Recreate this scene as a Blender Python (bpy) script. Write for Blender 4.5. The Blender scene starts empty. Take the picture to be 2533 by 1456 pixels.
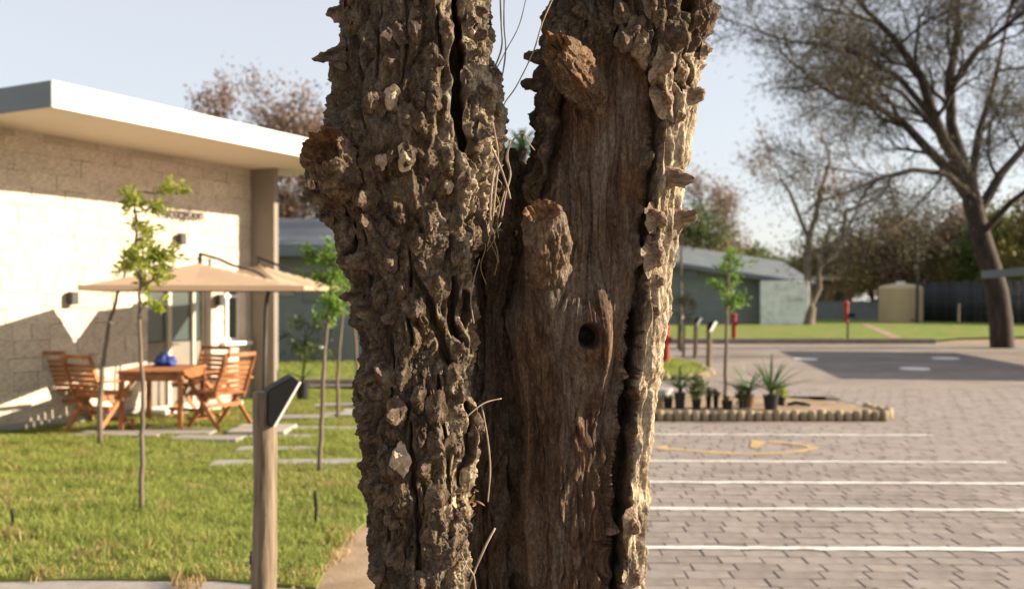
import bpy, bmesh, math, random
import numpy as np
from mathutils import Vector, Matrix

random.seed(7)
RNG = np.random.default_rng(7)
SC = bpy.context.scene
COL = SC.collection
R = math.radians

# ------------------------------------------------------------------ camera, sky, sun, exposure
FPX = 2400.0            # focal length in the pixels of a 2532 px wide view of the photograph
HOR = 740.0             # horizon row of that view
CAMH = 1.65
cam = bpy.data.cameras.new('camera')
cam.sensor_width = 36.0
cam.lens = FPX / 2532 * 36
cam.shift_y = 12 / 2532
cam.clip_end = 2000
cam.clip_start = 0.05
cam.dof.use_dof = True
cam.dof.focus_distance = 2.2
cam.dof.aperture_fstop = 3.6
camo = bpy.data.objects.new('camera', cam)
camo.location = (0, 0, CAMH)
camo.rotation_euler = (R(90), 0, 0)
COL.objects.link(camo)
SC.camera = camo

SUN_AZ = 3.0           # degrees from +X towards +Y
SUN_EL = 21.0
world = bpy.data.worlds.new('World')
SC.world = world
world.use_nodes = True
wn = world.node_tree
sky = wn.nodes.new('ShaderNodeTexSky')
sky.sky_type = 'NISHITA'
sky.sun_disc = False
sky.sun_elevation = R(SUN_EL)
sky.sun_rotation = R(90 - SUN_AZ)
sky.altitude = 100
sky.air_density = 1.0
sky.dust_density = 1.2
sky.ozone_density = 1.0
wn.nodes['Background'].inputs[1].default_value = 0.10
hz = wn.nodes.new('ShaderNodeMix'); hz.data_type = 'RGBA'          # even milky haze over the whole dome
hz.inputs[0].default_value = 0.75
hz.inputs[7].default_value = (2.85, 2.82, 2.88, 1)
wn.links.new(sky.outputs[0], hz.inputs[6])
wn.links.new(hz.outputs[2], wn.nodes['Background'].inputs[0])
sun = bpy.data.lights.new('sun', 'SUN')
sun.energy = 5.0
sun.angle = R(0.5)
sun.color = (1.0, 0.83, 0.62)
suno = bpy.data.objects.new('sun', sun)
ca, sa = math.cos(R(SUN_AZ)), math.sin(R(SUN_AZ))
ce, se = math.cos(R(SUN_EL)), math.sin(R(SUN_EL))
SUNV = Vector((ca * ce, sa * ce, se))
suno.rotation_euler = SUNV.to_track_quat('Z', 'Y').to_euler()
suno.location = (30, 10, 20)
COL.objects.link(suno)
SC.view_settings.view_transform = 'Standard'
SC.view_settings.look = 'None'
SC.view_settings.gamma = 1.0
SC.view_settings.exposure = 1.5
SC.view_settings.use_curve_mapping = False

# ------------------------------------------------------------------ helpers
def at(x, y, Y):
    return Vector(((x - 1266) / FPX * Y, Y, CAMH - (y - HOR) / FPX * Y))

def gnd(x, y, z=0.0):
    Y = FPX * (CAMH - z) / (y - HOR)
    return Vector(((x - 1266) / FPX * Y, Y, z))

def tag(o, label=None, cat=None, group=None, kind=None):
    if label: o['label'] = label
    if cat: o['category'] = cat
    if group: o['group'] = group
    if kind: o['kind'] = kind
    return o

def empty(name, loc=(0, 0, 0), rz=0.0):
    o = bpy.data.objects.new(name, None)
    o.location = loc
    o.rotation_euler = (0, 0, rz)
    o.empty_display_size = 0.1
    COL.objects.link(o)
    return o

def link(name, me, mat=None, parent=None, smooth=False):
    o = bpy.data.objects.new(name, me)
    if mat is not None and len(me.materials) == 0:
        me.materials.append(mat)
    COL.objects.link(o)
    if parent is not None:
        o.parent = parent
    me.polygons.foreach_set('use_smooth', [bool(smooth)] * len(me.polygons))
    return o

def fast_mesh(name, V, quads=None, tris=None):
    me = bpy.data.meshes.new(name)
    V = np.asarray(V, dtype=np.float32)
    nq = 0 if quads is None else len(quads)
    nt = 0 if tris is None else len(tris)
    loops = []
    starts = []
    if nq:
        loops.append(np.asarray(quads, dtype=np.int32).ravel())
        starts.append(np.arange(nq, dtype=np.int32) * 4)
    if nt:
        loops.append(np.asarray(tris, dtype=np.int32).ravel())
        starts.append(nq * 4 + np.arange(nt, dtype=np.int32) * 3)
    loops = np.concatenate(loops); starts = np.concatenate(starts)
    me.vertices.add(len(V)); me.vertices.foreach_set('co', V.ravel())
    me.loops.add(len(loops)); me.loops.foreach_set('vertex_index', loops)
    me.polygons.add(nq + nt); me.polygons.foreach_set('loop_start', starts)
    me.update(calc_edges=True)
    me.validate()
    return me

class MB:
    """collects boxes, tubes and sheets; build() links them as one mesh"""
    def __init__(s):
        s.v = []; s.q = []; s.t = []; s.n = 0
    def add(s, V, quads=None, tris=None):
        V = np.asarray(V, dtype=np.float64).reshape(-1, 3)
        if quads is not None and len(quads): s.q.append(np.asarray(quads, dtype=np.int64) + s.n)
        if tris is not None and len(tris): s.t.append(np.asarray(tris, dtype=np.int64) + s.n)
        s.v.append(V); s.n += len(V)
    def box(s, c, size, M=None, taper=1.0):
        x, y, z = [k / 2 for k in size]
        V = [(-x, -y, -z), (x, -y, -z), (x, y, -z), (-x, y, -z),
             (-x * taper, -y * taper, z), (x * taper, -y * taper, z), (x * taper, y * taper, z), (-x * taper, y * taper, z)]
        if M is not None: V = [M @ Vector(p) for p in V]
        V = [(p[0] + c[0], p[1] + c[1], p[2] + c[2]) for p in V]
        s.add(V, [(0, 3, 2, 1), (4, 5, 6, 7), (0, 1, 5, 4), (1, 2, 6, 5), (2, 3, 7, 6), (3, 0, 4, 7)])
        return s
    def bar(s, a, b, w, h, up=(0, 0, 1)):
        a = Vector(a); b = Vector(b); d = (b - a); L = d.length; d.normalize()
        upv = Vector(up)
        if abs(d.dot(upv)) > 0.95: upv = Vector((0, 1, 0))
        sd = d.cross(upv).normalized(); u = sd.cross(d)
        M = Matrix((sd, d, u)).transposed()
        return s.box((a + b) / 2, (w, L, h), M)
    def tube(s, pts, rad, sides=8, cap=True, flat=1.0):
        pts = [Vector(p) for p in pts]
        n = len(pts)
        if not hasattr(rad, '__len__'): rad = [rad] * n
        ang = np.arange(sides) / sides * 2 * math.pi
        prev = None; V = []
        for i, p in enumerate(pts):
            d = (pts[min(i + 1, n - 1)] - pts[max(i - 1, 0)])
            if d.length < 1e-9: d = Vector((0, 0, 1))
            d.normalize()
            if prev is None:
                r0 = Vector((1, 0, 0)) if abs(d.x) < 0.8 else Vector((0, 1, 0))
                e1 = d.cross(r0).normalized()
            else:
                e1 = (prev - d * prev.dot(d))
                e1 = e1.normalized() if e1.length > 1e-6 else d.orthogonal().normalized()
            prev = e1
            e2 = d.cross(e1)
            for a in ang:
                V.append(p + e1 * (rad[i] * math.cos(a)) + e2 * (rad[i] * flat * math.sin(a)))
        Q = []
        for i in range(n - 1):
            for k in range(sides):
                k2 = (k + 1) % sides
                Q.append((i * sides + k, i * sides + k2, (i + 1) * sides + k2, (i + 1) * sides + k))
        T = []
        if cap:
            V.append(pts[0]); V.append(pts[-1]); c0 = n * sides; c1 = c0 + 1
            for k in range(sides):
                k2 = (k + 1) % sides
                T.append((k2, k, c0)); T.append(((n - 1) * sides + k, (n - 1) * sides + k2, c1))
        s.add([tuple(v) for v in V], Q, T)
        return s
    def lathe(s, prof, c=(0, 0, 0), sides=20):
        """prof = [(r, z)], closed top and bottom if r = 0"""
        ang = np.arange(sides) / sides * 2 * math.pi
        V = []
        for r, z in prof:
            for a in ang: V.append((c[0] + r * math.cos(a), c[1] + r * math.sin(a), c[2] + z))
        Q = []
        for i in range(len(prof) - 1):
            for k in range(sides):
                k2 = (k + 1) % sides
                Q.append((i * sides + k, i * sides + k2, (i + 1) * sides + k2, (i + 1) * sides + k))
        s.add(V, Q)
        return s
    def poly(s, pts, z0, z1):
        """extruded polygon"""
        n = len(pts)
        V = [(p[0], p[1], z0) for p in pts] + [(p[0], p[1], z1) for p in pts]
        Q = [(i, (i + 1) % n, n + (i + 1) % n, n + i) for i in range(n)]
        cx = sum(p[0] for p in pts) / n; cy = sum(p[1] for p in pts) / n
        V.append((cx, cy, z1)); V.append((cx, cy, z0))
        T = [(n + i, n + (i + 1) % n, 2 * n) for i in range(n)] + [((i + 1) % n, i, 2 * n + 1) for i in range(n)]
        s.add(V, Q, T)
        return s
    def mesh(s, name):
        V = np.concatenate(s.v)
        q = np.concatenate(s.q) if s.q else None
        t = np.concatenate(s.t) if s.t else None
        return fast_mesh(name, V, q, t)
    def build(s, name, mat, parent=None, smooth=False, bevel=0.0):
        me = s.mesh(name)
        if bevel > 0:
            bm = bmesh.new(); bm.from_mesh(me)
            bmesh.ops.bevel(bm, geom=list(bm.edges), offset=bevel, segments=1, affect='EDGES', profile=0.7)
            bm.to_mesh(me); bm.free()
        return link(name, me, mat, parent, smooth)

def copy_tree(o, parent=None):
    c = o.copy(); COL.objects.link(c)
    c.parent = parent
    if parent is not None: c.matrix_parent_inverse = o.matrix_parent_inverse
    for ch in o.children: copy_tree(ch, c)
    return c

# ---- numpy noise
def _h(ix, iy, iz, seed):
    h = (ix * 374761393 + iy * 668265263 + iz * 2147483647 + seed * 1274126177) & 0xffffffff
    h = ((h ^ (h >> 13)) * 1274126177) & 0xffffffff
    h = ((h ^ (h >> 16)) * 2246822519) & 0xffffffff
    h = h ^ (h >> 15)
    return (h & 0xffffff) / float(0xffffff)

def vnoise(P, seed=0):
    P = np.asarray(P); I = np.floor(P).astype(np.int64); f = P - I
    f = f * f * f * (f * (f * 6 - 15) + 10)
    out = 0
    for dx in (0, 1):
        wx = f[:, 0] if dx else 1 - f[:, 0]
        for dy in (0, 1):
            wy = f[:, 1] if dy else 1 - f[:, 1]
            for dz in (0, 1):
                wz = f[:, 2] if dz else 1 - f[:, 2]
                out = out + wx * wy * wz * _h(I[:, 0] + dx, I[:, 1] + dy, I[:, 2] + dz, seed)
    return out * 2 - 1

def fbm(P, seed=0, oct=3, gain=0.5):
    a = 1.0; s = 0; P = np.asarray(P)
    for o in range(oct):
        s = s + a * vnoise(P * (2.03 ** o), seed + o * 17); a *= gain
    return s

def voronoi(P, seed=0):
    P = np.asarray(P); I = np.floor(P).astype(np.int64); f = P - I
    F1 = np.full(len(P), 9.0); F2 = np.full(len(P), 9.0); ID = np.zeros(len(P))
    for dx in (-1, 0, 1):
        for dy in (-1, 0, 1):
            for dz in (-1, 0, 1):
                a, b, c = I[:, 0] + dx, I[:, 1] + dy, I[:, 2] + dz
                hx = _h(a, b, c, seed); hy = _h(a, b, c, seed + 1); hz = _h(a, b, c, seed + 2)
                d = (dx + hx - f[:, 0]) ** 2 + (dy + hy - f[:, 1]) ** 2 + (dz + hz - f[:, 2]) ** 2
                nw = d < F1
                F2 = np.where(nw, F1, np.minimum(F2, d))
                ID = np.where(nw, hx * 0.5 + hy * 0.5, ID)
                F1 = np.where(nw, d, F1)
    return np.sqrt(F1), np.sqrt(F2), ID

def sstep(a, b, x):
    t = np.clip((x - a) / (b - a), 0, 1)
    return t * t * (3 - 2 * t)

# ---- materials
def new_mat(name):
    m = bpy.data.materials.new(name); m.use_nodes = True
    nt = m.node_tree; b = nt.nodes['Principled BSDF']
    return m, nt, b

def noisy(name, cols, scale=4.0, rough=0.8, bump=0.0, bscale=None, stretch=(1, 1, 1), detail=6.0, pos=None, spec=0.3, coord='Object', metallic=0.0, dist=0.01):
    m, nt, b = new_mat(name)
    tc = nt.nodes.new('ShaderNodeTexCoord')
    mp = nt.nodes.new('ShaderNodeMapping'); mp.inputs['Scale'].default_value = stretch
    nt.links.new(tc.outputs[coord], mp.inputs[0])
    no = nt.nodes.new('ShaderNodeTexNoise'); no.inputs['Scale'].default_value = scale; no.inputs['Detail'].default_value = detail
    no.inputs['Roughness'].default_value = 0.62
    nt.links.new(mp.outputs[0], no.inputs['Vector'])
    rp = nt.nodes.new('ShaderNodeValToRGB')
    els = rp.color_ramp.elements
    n = len(cols)
    for i, c in enumerate(cols):
        p = pos[i] if pos else (0.3 + 0.4 * i / max(1, n - 1))
        if i < 2: e = els[i]; e.position = p
        else: e = els.new(p)
        e.color = (*c, 1)
    if n == 1: els[1].color = (*cols[0], 1)
    nt.links.new(no.outputs[0], rp.inputs[0])
    nt.links.new(rp.outputs[0], b.inputs['Base Color'])
    b.inputs['Roughness'].default_value = rough
    b.inputs['Specular IOR Level'].default_value = spec
    b.inputs['Metallic'].default_value = metallic
    if bump:
        n2 = nt.nodes.new('ShaderNodeTexNoise'); n2.inputs['Scale'].default_value = bscale or scale * 5; n2.inputs['Detail'].default_value = 5
        nt.links.new(mp.outputs[0], n2.inputs['Vector'])
        bp = nt.nodes.new('ShaderNodeBump'); bp.inputs['Strength'].default_value = bump; bp.inputs['Distance'].default_value = dist
        nt.links.new(n2.outputs[0], bp.inputs['Height']); nt.links.new(bp.outputs[0], b.inputs['Normal'])
    return m

def leaf_mat(name, cols, scale=1.5, trans=0.45):
    m = noisy(name, cols, scale=scale, rough=0.55, spec=0.25, coord='Object')
    nt = m.node_tree; b = nt.nodes['Principled BSDF']
    out = nt.nodes['Material Output']
    tr = nt.nodes.new('ShaderNodeBsdfTranslucent')
    mx = nt.nodes.new('ShaderNodeMixShader'); mx.inputs[0].default_value = trans
    src = b.inputs['Base Color'].links[0].from_socket
    nt.links.new(src, tr.inputs[0])
    nt.links.new(b.outputs[0], mx.inputs[1]); nt.links.new(tr.outputs[0], mx.inputs[2])
    nt.links.new(mx.outputs[0], out.inputs[0])
    return m

def per_object_tint(m, amount=0.25):
    """multiplies the base colour by a random grey per object"""
    nt = m.node_tree; b = nt.nodes['Principled BSDF']
    src = b.inputs['Base Color'].links[0].from_socket
    oi = nt.nodes.new('ShaderNodeObjectInfo')
    mr = nt.nodes.new('ShaderNodeMapRange'); mr.inputs[3].default_value = 1 - amount; mr.inputs[4].default_value = 1 + amount
    nt.links.new(oi.outputs['Random'], mr.inputs[0])
    vm = nt.nodes.new('ShaderNodeVectorMath'); vm.operation = 'SCALE'
    nt.links.new(src, vm.inputs[0]); nt.links.new(mr.outputs[0], vm.inputs['Scale'])
    nt.links.new(vm.outputs[0], b.inputs['Base Color'])
    return m

# ------------------------------------------------------------------ materials of the setting
M = {}
M['sand'] = noisy('sand', [(0.19, 0.135, 0.088), (0.27, 0.20, 0.135), (0.35, 0.27, 0.19)], scale=2.6, rough=0.95, bump=0.5, bscale=40, spec=0.1)
M['soil'] = noisy('soil', [(0.07, 0.05, 0.032), (0.16, 0.11, 0.07), (0.25, 0.18, 0.11)], scale=2.2, rough=0.95, bump=0.5, bscale=50, spec=0.1)
M['lawn'] = noisy('lawn', [(0.21, 0.155, 0.08), (0.12, 0.13, 0.035), (0.15, 0.175, 0.045), (0.075, 0.105, 0.022)], scale=1.4, rough=0.95, bump=0.8, bscale=60, spec=0.1, pos=[0.3, 0.42, 0.55, 0.7])
M['grass'] = leaf_mat('grass', [(0.38, 0.30, 0.13), (0.22, 0.27, 0.06), (0.31, 0.34, 0.09), (0.12, 0.19, 0.03)], scale=1.7, trans=0.5)
M['straw'] = leaf_mat('straw', [(0.30, 0.20, 0.08), (0.42, 0.31, 0.15), (0.22, 0.13, 0.06)], scale=3, trans=0.3)
M['far_lawn'] = noisy('far_lawn', [(0.23, 0.17, 0.085), (0.13, 0.165, 0.045), (0.17, 0.21, 0.05), (0.08, 0.12, 0.028)], scale=0.45, rough=0.95, spec=0.05, pos=[0.36, 0.44, 0.54, 0.64])
M['slab'] = noisy('slab', [(0.22, 0.205, 0.19), (0.31, 0.29, 0.27)], scale=3, rough=0.9, bump=0.4, bscale=40)
M['conc'] = noisy('concrete', [(0.28, 0.26, 0.235), (0.38, 0.355, 0.32)], scale=2, rough=0.9, bump=0.3, bscale=40)
M['kerb'] = noisy('kerb', [(0.17, 0.145, 0.12), (0.27, 0.235, 0.2)], scale=3, rough=0.9)
M['stone'] = per_object_tint(noisy('wall_stone', [(0.36, 0.29, 0.23), (0.55, 0.48, 0.40), (0.68, 0.62, 0.54)], scale=7, rough=0.9, bump=0.8, bscale=22, spec=0.15), 0.10)
M['mortar'] = noisy('mortar', [(0.46, 0.42, 0.37), (0.56, 0.52, 0.47)], scale=4, rough=0.95)
M['white'] = noisy('white_plaster', [(0.70, 0.68, 0.64), (0.78, 0.76, 0.72)], scale=1.5, rough=0.8, bump=0.15, bscale=30)
M['pier'] = noisy('pier_plaster', [(0.20, 0.175, 0.15), (0.24, 0.212, 0.182)], scale=1.2, rough=0.85, bump=0.15, bscale=30)
M['soffit'] = noisy('soffit', [(0.66, 0.58, 0.48), (0.72, 0.64, 0.54)], scale=0.8, rough=0.85)
M['fascia_grey'] = noisy('fascia_grey', [(0.105, 0.13, 0.15), (0.135, 0.16, 0.18)], scale=1.2, rough=0.6)
M['fascia_white'] = noisy('fascia_white', [(0.68, 0.68, 0.66), (0.76, 0.76, 0.73)], scale=1.2, rough=0.6)
M['greywall'] = noisy('grey_wall', [(0.135, 0.155, 0.155), (0.185, 0.205, 0.20)], scale=0.8, rough=0.85)
M['greyroof'] = noisy('grey_roof', [(0.085, 0.10, 0.11), (0.125, 0.14, 0.15)], scale=0.7, rough=0.55)
M['frame'] = noisy('door_frame', [(0.42, 0.37, 0.30), (0.50, 0.45, 0.38)], scale=3, rough=0.5)
M['doorpanel'] = noisy('door_panel', [(0.17, 0.15, 0.125), (0.22, 0.195, 0.165)], scale=2, rough=0.6)
M['black'] = noisy('black_metal', [(0.004, 0.0045, 0.005), (0.008, 0.0085, 0.009)], scale=6, rough=0.65, spec=0.2)
M['darkmetal'] = noisy('dark_metal', [(0.03, 0.027, 0.025), (0.055, 0.05, 0.045)], scale=6, rough=0.5)
M['canvas'] = noisy('canvas', [(0.35, 0.25, 0.17), (0.40, 0.29, 0.20)], scale=2.0, rough=0.9, spec=0.1)
M['teak'] = per_object_tint(noisy('teak', [(0.17, 0.06, 0.024), (0.31, 0.125, 0.05), (0.40, 0.175, 0.075)], scale=5, rough=0.55, stretch=(1, 1, 1)), 0.18)
M['post'] = noisy('post_wood', [(0.085, 0.062, 0.042), (0.165, 0.127, 0.087), (0.235, 0.187, 0.132)], scale=6, rough=0.85, stretch=(6, 6, 0.5), bump=0.6, bscale=14, dist=0.006)
M['logwood'] = per_object_tint(noisy('log_wood', [(0.20, 0.155, 0.10), (0.33, 0.26, 0.17)], scale=6, rough=0.85, stretch=(4, 4, 1)), 0.2)
M['lens'] = noisy('lamp_lens', [(0.72, 0.73, 0.72)], scale=4, rough=0.25)
M['red'] = noisy('red_paint', [(0.22, 0.022, 0.017), (0.30, 0.04, 0.028)], scale=3, rough=0.5)
M['tank'] = noisy('tank_plastic', [(0.42, 0.32, 0.18), (0.47, 0.37, 0.22)], scale=0.7, rough=0.6)
M['fence'] = per_object_tint(noisy('fence_board', [(0.018, 0.02, 0.023), (0.04, 0.042, 0.045)], scale=1.5, rough=0.7), 0.35)
M['pot'] = noisy('black_pot', [(0.012, 0.013, 0.015), (0.022, 0.023, 0.025)], scale=4, rough=0.5)
M['whiteplastic'] = noisy('white_plastic', [(0.62, 0.64, 0.62), (0.7, 0.71, 0.69)], scale=3, rough=0.4)
M['paver'] = per_object_tint(noisy('paver', [(0.185, 0.162, 0.148), (0.245, 0.215, 0.198), (0.29, 0.262, 0.24)], scale=2.1, rough=0.9, bump=0.4, bscale=60, spec=0.15, coord='Generated'), 0.14)
M['blue'] = noisy('blue_cloth', [(0.012, 0.028, 0.16), (0.03, 0.06, 0.27)], scale=9, rough=0.6)
mg, ntg, bg = new_mat('window_glass')
bg.inputs['Base Color'].default_value = (0.055, 0.075, 0.075, 1); bg.inputs['Roughness'].default_value = 0.06; bg.inputs['Specular IOR Level'].default_value = 0.6
M['glass'] = mg

# the big paved sheet: same pattern as the built pavers, for where they are too far to tell apart
PAV_ROT = R(-1.3)
PL, PW = 0.27, 0.165
mp_, nt, b = new_mat('paving')
tc = nt.nodes.new('ShaderNodeTexCoord'); mpn = nt.nodes.new('ShaderNodeMapping'); mpn.inputs['Rotation'].default_value = (0, 0, -PAV_ROT)
nt.links.new(tc.outputs['Object'], mpn.inputs[0])
br = nt.nodes.new('ShaderNodeTexBrick'); br.inputs['Scale'].default_value = 1.0
br.inputs['Brick Width'].default_value = PL; br.inputs['Row Height'].default_value = PW; br.inputs['Mortar Size'].default_value = 0.006
br.inputs['Color1'].default_value = (0.215, 0.188, 0.172, 1); br.inputs['Color2'].default_value = (0.265, 0.235, 0.215, 1); br.inputs['Mortar'].default_value = (0.10, 0.088, 0.08, 1)
nt.links.new(mpn.outputs[0], br.inputs['Vector'])
n1 = nt.nodes.new('ShaderNodeTexNoise'); n1.inputs['Scale'].default_value = 0.5; n1.inputs['Detail'].default_value = 6
nt.links.new(tc.outputs['Object'], n1.inputs['Vector'])
rp = nt.nodes.new('ShaderNodeValToRGB'); rp.color_ramp.elements[0].color = (0.78, 0.76, 0.75, 1); rp.color_ramp.elements[1].color = (1.15, 1.12, 1.08, 1)
rp.color_ramp.elements[0].position = 0.3; rp.color_ramp.elements[1].position = 0.7
nt.links.new(n1.outputs[0], rp.inputs[0])
mx = nt.nodes.new('ShaderNodeMix'); mx.data_type = 'RGBA'; mx.blend_type = 'MULTIPLY'; mx.inputs[0].default_value = 1.0
nt.links.new(br.outputs[0], mx.inputs[6]); nt.links.new(rp.outputs[0], mx.inputs[7])
nt.links.new(mx.outputs[2], b.inputs['Base Color']); b.inputs['Roughness'].default_value = 0.9; b.inputs['Specular IOR Level'].default_value = 0.15
M['paving'] = mp_

def paint_mat(name, col, under, w0=0.30, w1=0.44):
    m, nt, b = new_mat(name)
    tc = nt.nodes.new('ShaderNodeTexCoord')
    n1 = nt.nodes.new('ShaderNodeTexNoise'); n1.inputs['Scale'].default_value = 9; n1.inputs['Detail'].default_value = 8; n1.inputs['Roughness'].default_value = 0.7
    nt.links.new(tc.outputs['Object'], n1.inputs['Vector'])
    rp = nt.nodes.new('ShaderNodeValToRGB')
    rp.color_ramp.elements[0].color = (*under, 1); rp.color_ramp.elements[1].color = (*col, 1)
    rp.color_ramp.elements[0].position = w0; rp.color_ramp.elements[1].position = w1
    nt.links.new(n1.outputs[0], rp.inputs[0]); nt.links.new(rp.outputs[0], b.inputs['Base Color'])
    b.inputs['Roughness'].default_value = 0.7
    return m
M['paint_white'] = paint_mat('white_road_paint', (0.62, 0.61, 0.58), (0.30, 0.27, 0.25), 0.33, 0.50)
M['paint_yellow'] = paint_mat('yellow_road_paint', (0.50, 0.31, 0.06), (0.26, 0.22, 0.19), 0.40, 0.60)

# ------------------------------------------------------------------ ground
def sheet(name, pts, z, mat, kind='structure'):
    mb = MB(); n = len(pts)
    cx = sum(p[0] for p in pts) / n; cy = sum(p[1] for p in pts) / n
    mb.add([(p[0], p[1], z) for p in pts] + [(cx, cy, z)], None, [(i, (i + 1) % n, n) for i in range(n)])
    o = mb.build(name, mat); tag(o, kind=kind); return o

sheet('ground', [(-400, -60), (400, -60), (400, 600), (-400, 600)], -0.06, M['sand'])
sheet('paving', [(0.25, -8), (70, -8), (70, 36.2), (-40, 36.2), (-40, 18.55), (-1.0, 18.55), (0.25, 17)], -0.0065, M['paving'])

LAWN_R = [(-1.12, 5.55), (-1.16, 6.2), (-1.12, 6.9), (-1.0, 7.7), (-0.75, 8.6), (-0.35, 9.6), (0.0, 10.8), (0.1, 12.5), (0.0, 15), (-0.2, 17.6)]
LAWN = [(-14, 5.62), (-6, 5.66), (-4.0, 5.6), (-2.6, 5.72), (-1.7, 5.7)] + LAWN_R + [(-3.6, 17.6), (-6.5, 12.1), (-9.0, 7.6), (-14, 7.0)]
mb = MB(); mb.poly(LAWN, -0.055, 0.006); tag(mb.build('lawn', M['lawn']), kind='structure')
sheet('sand_path', [(-1.55, 3.0), (0.24, 3.0), (0.24, 17.5), (-1.4, 17.5)], -0.009, M['sand'])
sheet('walkway', [(-14, 3.0), (-1.55, 3.0), (-1.5, 5.75), (-14, 5.75)], -0.005, M['slab'])
sheet('verge', [(-30, 19.0), (-0.3, 19.0), (-0.3, 26), (-30, 26)], 0.03, M['far_lawn'])
k = MB(); k.box((-13.7, 18.93, 0.03), (28.4, 0.16, 0.14)); tag(k.build('kerb', M['kerb']), kind='structure')
# far lawn behind the road, its low kerb and the sandy strip
sheet('far_lawn', [(-30, 36.6), (15.0, 36.6), (19, 41), (30, 45), (60, 52), (120, 110), (-40, 110)], 0.02, M['far_lawn'])
k = MB(); k.box((7.0, 36.35, 0.06), (17.6, 0.28, 0.24)); tag(k.build('kerb', M['kerb']), kind='structure')
p = [gnd(2128, 803), gnd(2205, 838), gnd(2235, 836), gnd(2146, 803)]
sheet('path', [(q.x, q.y) for q in p], 0.03, M['sand'])

# drain covers set in the paving
for i, (x, y, r, lab) in enumerate(((1990, 888, 0.33, 'pale round drain cover in sunlit paving beyond potted yuccas'),
                                    (2338, 886, 0.36, 'round drain cover lying in the carport shadow'),
                                    (2262, 912, 0.34, 'pale round drain cover at the edge of the carport shadow'))):
    g = gnd(x, y); mb = MB(); mb.lathe([(0.0, 0.03), (r * 0.97, 0.03), (r, 0.02), (r, -0.05)], (0, 0, 0), 24)
    o = mb.build('drain_cover', M['whiteplastic']); o.location = (g.x, g.y, -0.01); tag(o, lab, 'drain cover', 'round drain covers in the paving')

# ------------------------------------------------------------------ pavers: each one a block with worn edges
def paver_mesh(i):
    rg = random.Random(i)
    bm = bmesh.new(); bmesh.ops.create_cube(bm, size=1)
    for v in bm.verts:
        v.co.x *= PL - 0.009 + rg.uniform(-0.003, 0.003); v.co.y *= PW - 0.004 + rg.uniform(-0.002, 0.002); v.co.z *= 0.04
        v.co.z += -0.02 + rg.uniform(-0.0025, 0.0025)
    bmesh.ops.bevel(bm, geom=[e for e in bm.edges if (e.verts[0].co.z + e.verts[1].co.z) > -0.035], offset=0.004, segments=1, affect='EDGES')
    me = bpy.data.meshes.new('paver'); bm.to_mesh(me); bm.free(); me.materials.append(M['paver']); return me
PM = [paver_mesh(i) for i in range(8)]
cR, sR = math.cos(PAV_ROT), math.sin(PAV_ROT)
cells = []
for j in range(int(4.8 / PW), int(19.5 / PW)):
    yy = (j + 0.5) * PW
    for i in range(0, int(15.0 / PL)):
        xx = 0.36 + (i + 0.5 * (j % 2)) * PL + 0.06 * math.sin(j * 1.7)
        X = xx * cR - yy * sR; Y = xx * sR + yy * cR
        if X > 0.55 * Y + 0.6 or Y > 18.0: continue
        if 12.85 < Y < 16.6 and X < 5.35: continue        # the planted island
        cells.append((X, Y))
vis = [c for c in cells if 0.118 * c[1] < c[0] < 0.545 * c[1] and c[1] > 5.3]
vis.sort(key=lambda c: c[1])
near = set(vis[:300])
paving_o = bpy.data.objects['paving']
for n_, c in enumerate(sorted(near)):
    o = bpy.data.objects.new('paver', PM[n_ * 7 % 8]); COL.objects.link(o); o.parent = paving_o
    o.location = (c[0], c[1], 0.0 + random.uniform(-0.002, 0.002)); o.rotation_euler = (random.uniform(-.006, .006), random.uniform(-.006, .006), PAV_ROT + random.uniform(-.012, .012))
mats8 = []
for me in PM:
    V = np.array([v.co for v in me.vertices]); F3 = []
    me.calc_loop_triangles()
    F3 = np.array([t.vertices for t in me.loop_triangles])
    mats8.append((V, F3))
mb = MB()
for n_, c in enumerate(cells):
    if c in near: continue
    V, F3 = mats8[n_ * 5 % 8]
    a = PAV_ROT + random.uniform(-.012, .012); ca_, sa_ = math.cos(a), math.sin(a)
    W = np.stack([V[:, 0] * ca_ - V[:, 1] * sa_ + c[0], V[:, 0] * sa_ + V[:, 1] * ca_ + c[1], V[:, 2] + random.uniform(-.002, .002)], 1)
    mb.add(W, None, F3)
paver_far = noisy('paver_field', [(0.185, 0.162, 0.148), (0.245, 0.215, 0.198), (0.285, 0.255, 0.235)], scale=3.0, rough=0.9, bump=0.4, bscale=60, spec=0.15, detail=8)
o = mb.build('paver_field', paver_far, paving_o); tag(o, kind='stuff')

# painted bay lines, following the slightly uneven pavers
def pav(x, y):       # paving frame -> world
    return (x * cR - y * sR, x * sR + y * cR)
def bay_line(ypx, xend, width=0.085):
    g = gnd(1640, ypx)
    yl = -g.x * sR + g.y * cR
    x0, x1 = 0.42, None
    ge = gnd(xend, ypx + 4); x1 = ge.x * cR + ge.y * sR
    mb = MB(); rg = random.Random(int(ypx)); V = []; Q = []
    n = int((x1 - x0) / (PL / 2))
    for i in range(n + 1):
        x = x0 + (x1 - x0) * i / n
        o1 = rg.uniform(-.012, .012); w = width / 2 + rg.uniform(-.011, .009)
        for s in (-1, 1):
            a = pav(x, yl + o1 + s * w); V.append((a[0], a[1], 0.005))
    for i in range(n): Q.append((2 * i, 2 * i + 2, 2 * i + 3, 2 * i + 1))
    mb.add(V, Q); o = mb.build('parking_line', M['paint_white']); tag(o, kind='structure'); return o
for y_, xe in ((1074, 2310), (1140, 2492), (1192, 2700), (1257, 2700), (1354, 2750)): bay_line(y_, xe)
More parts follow.
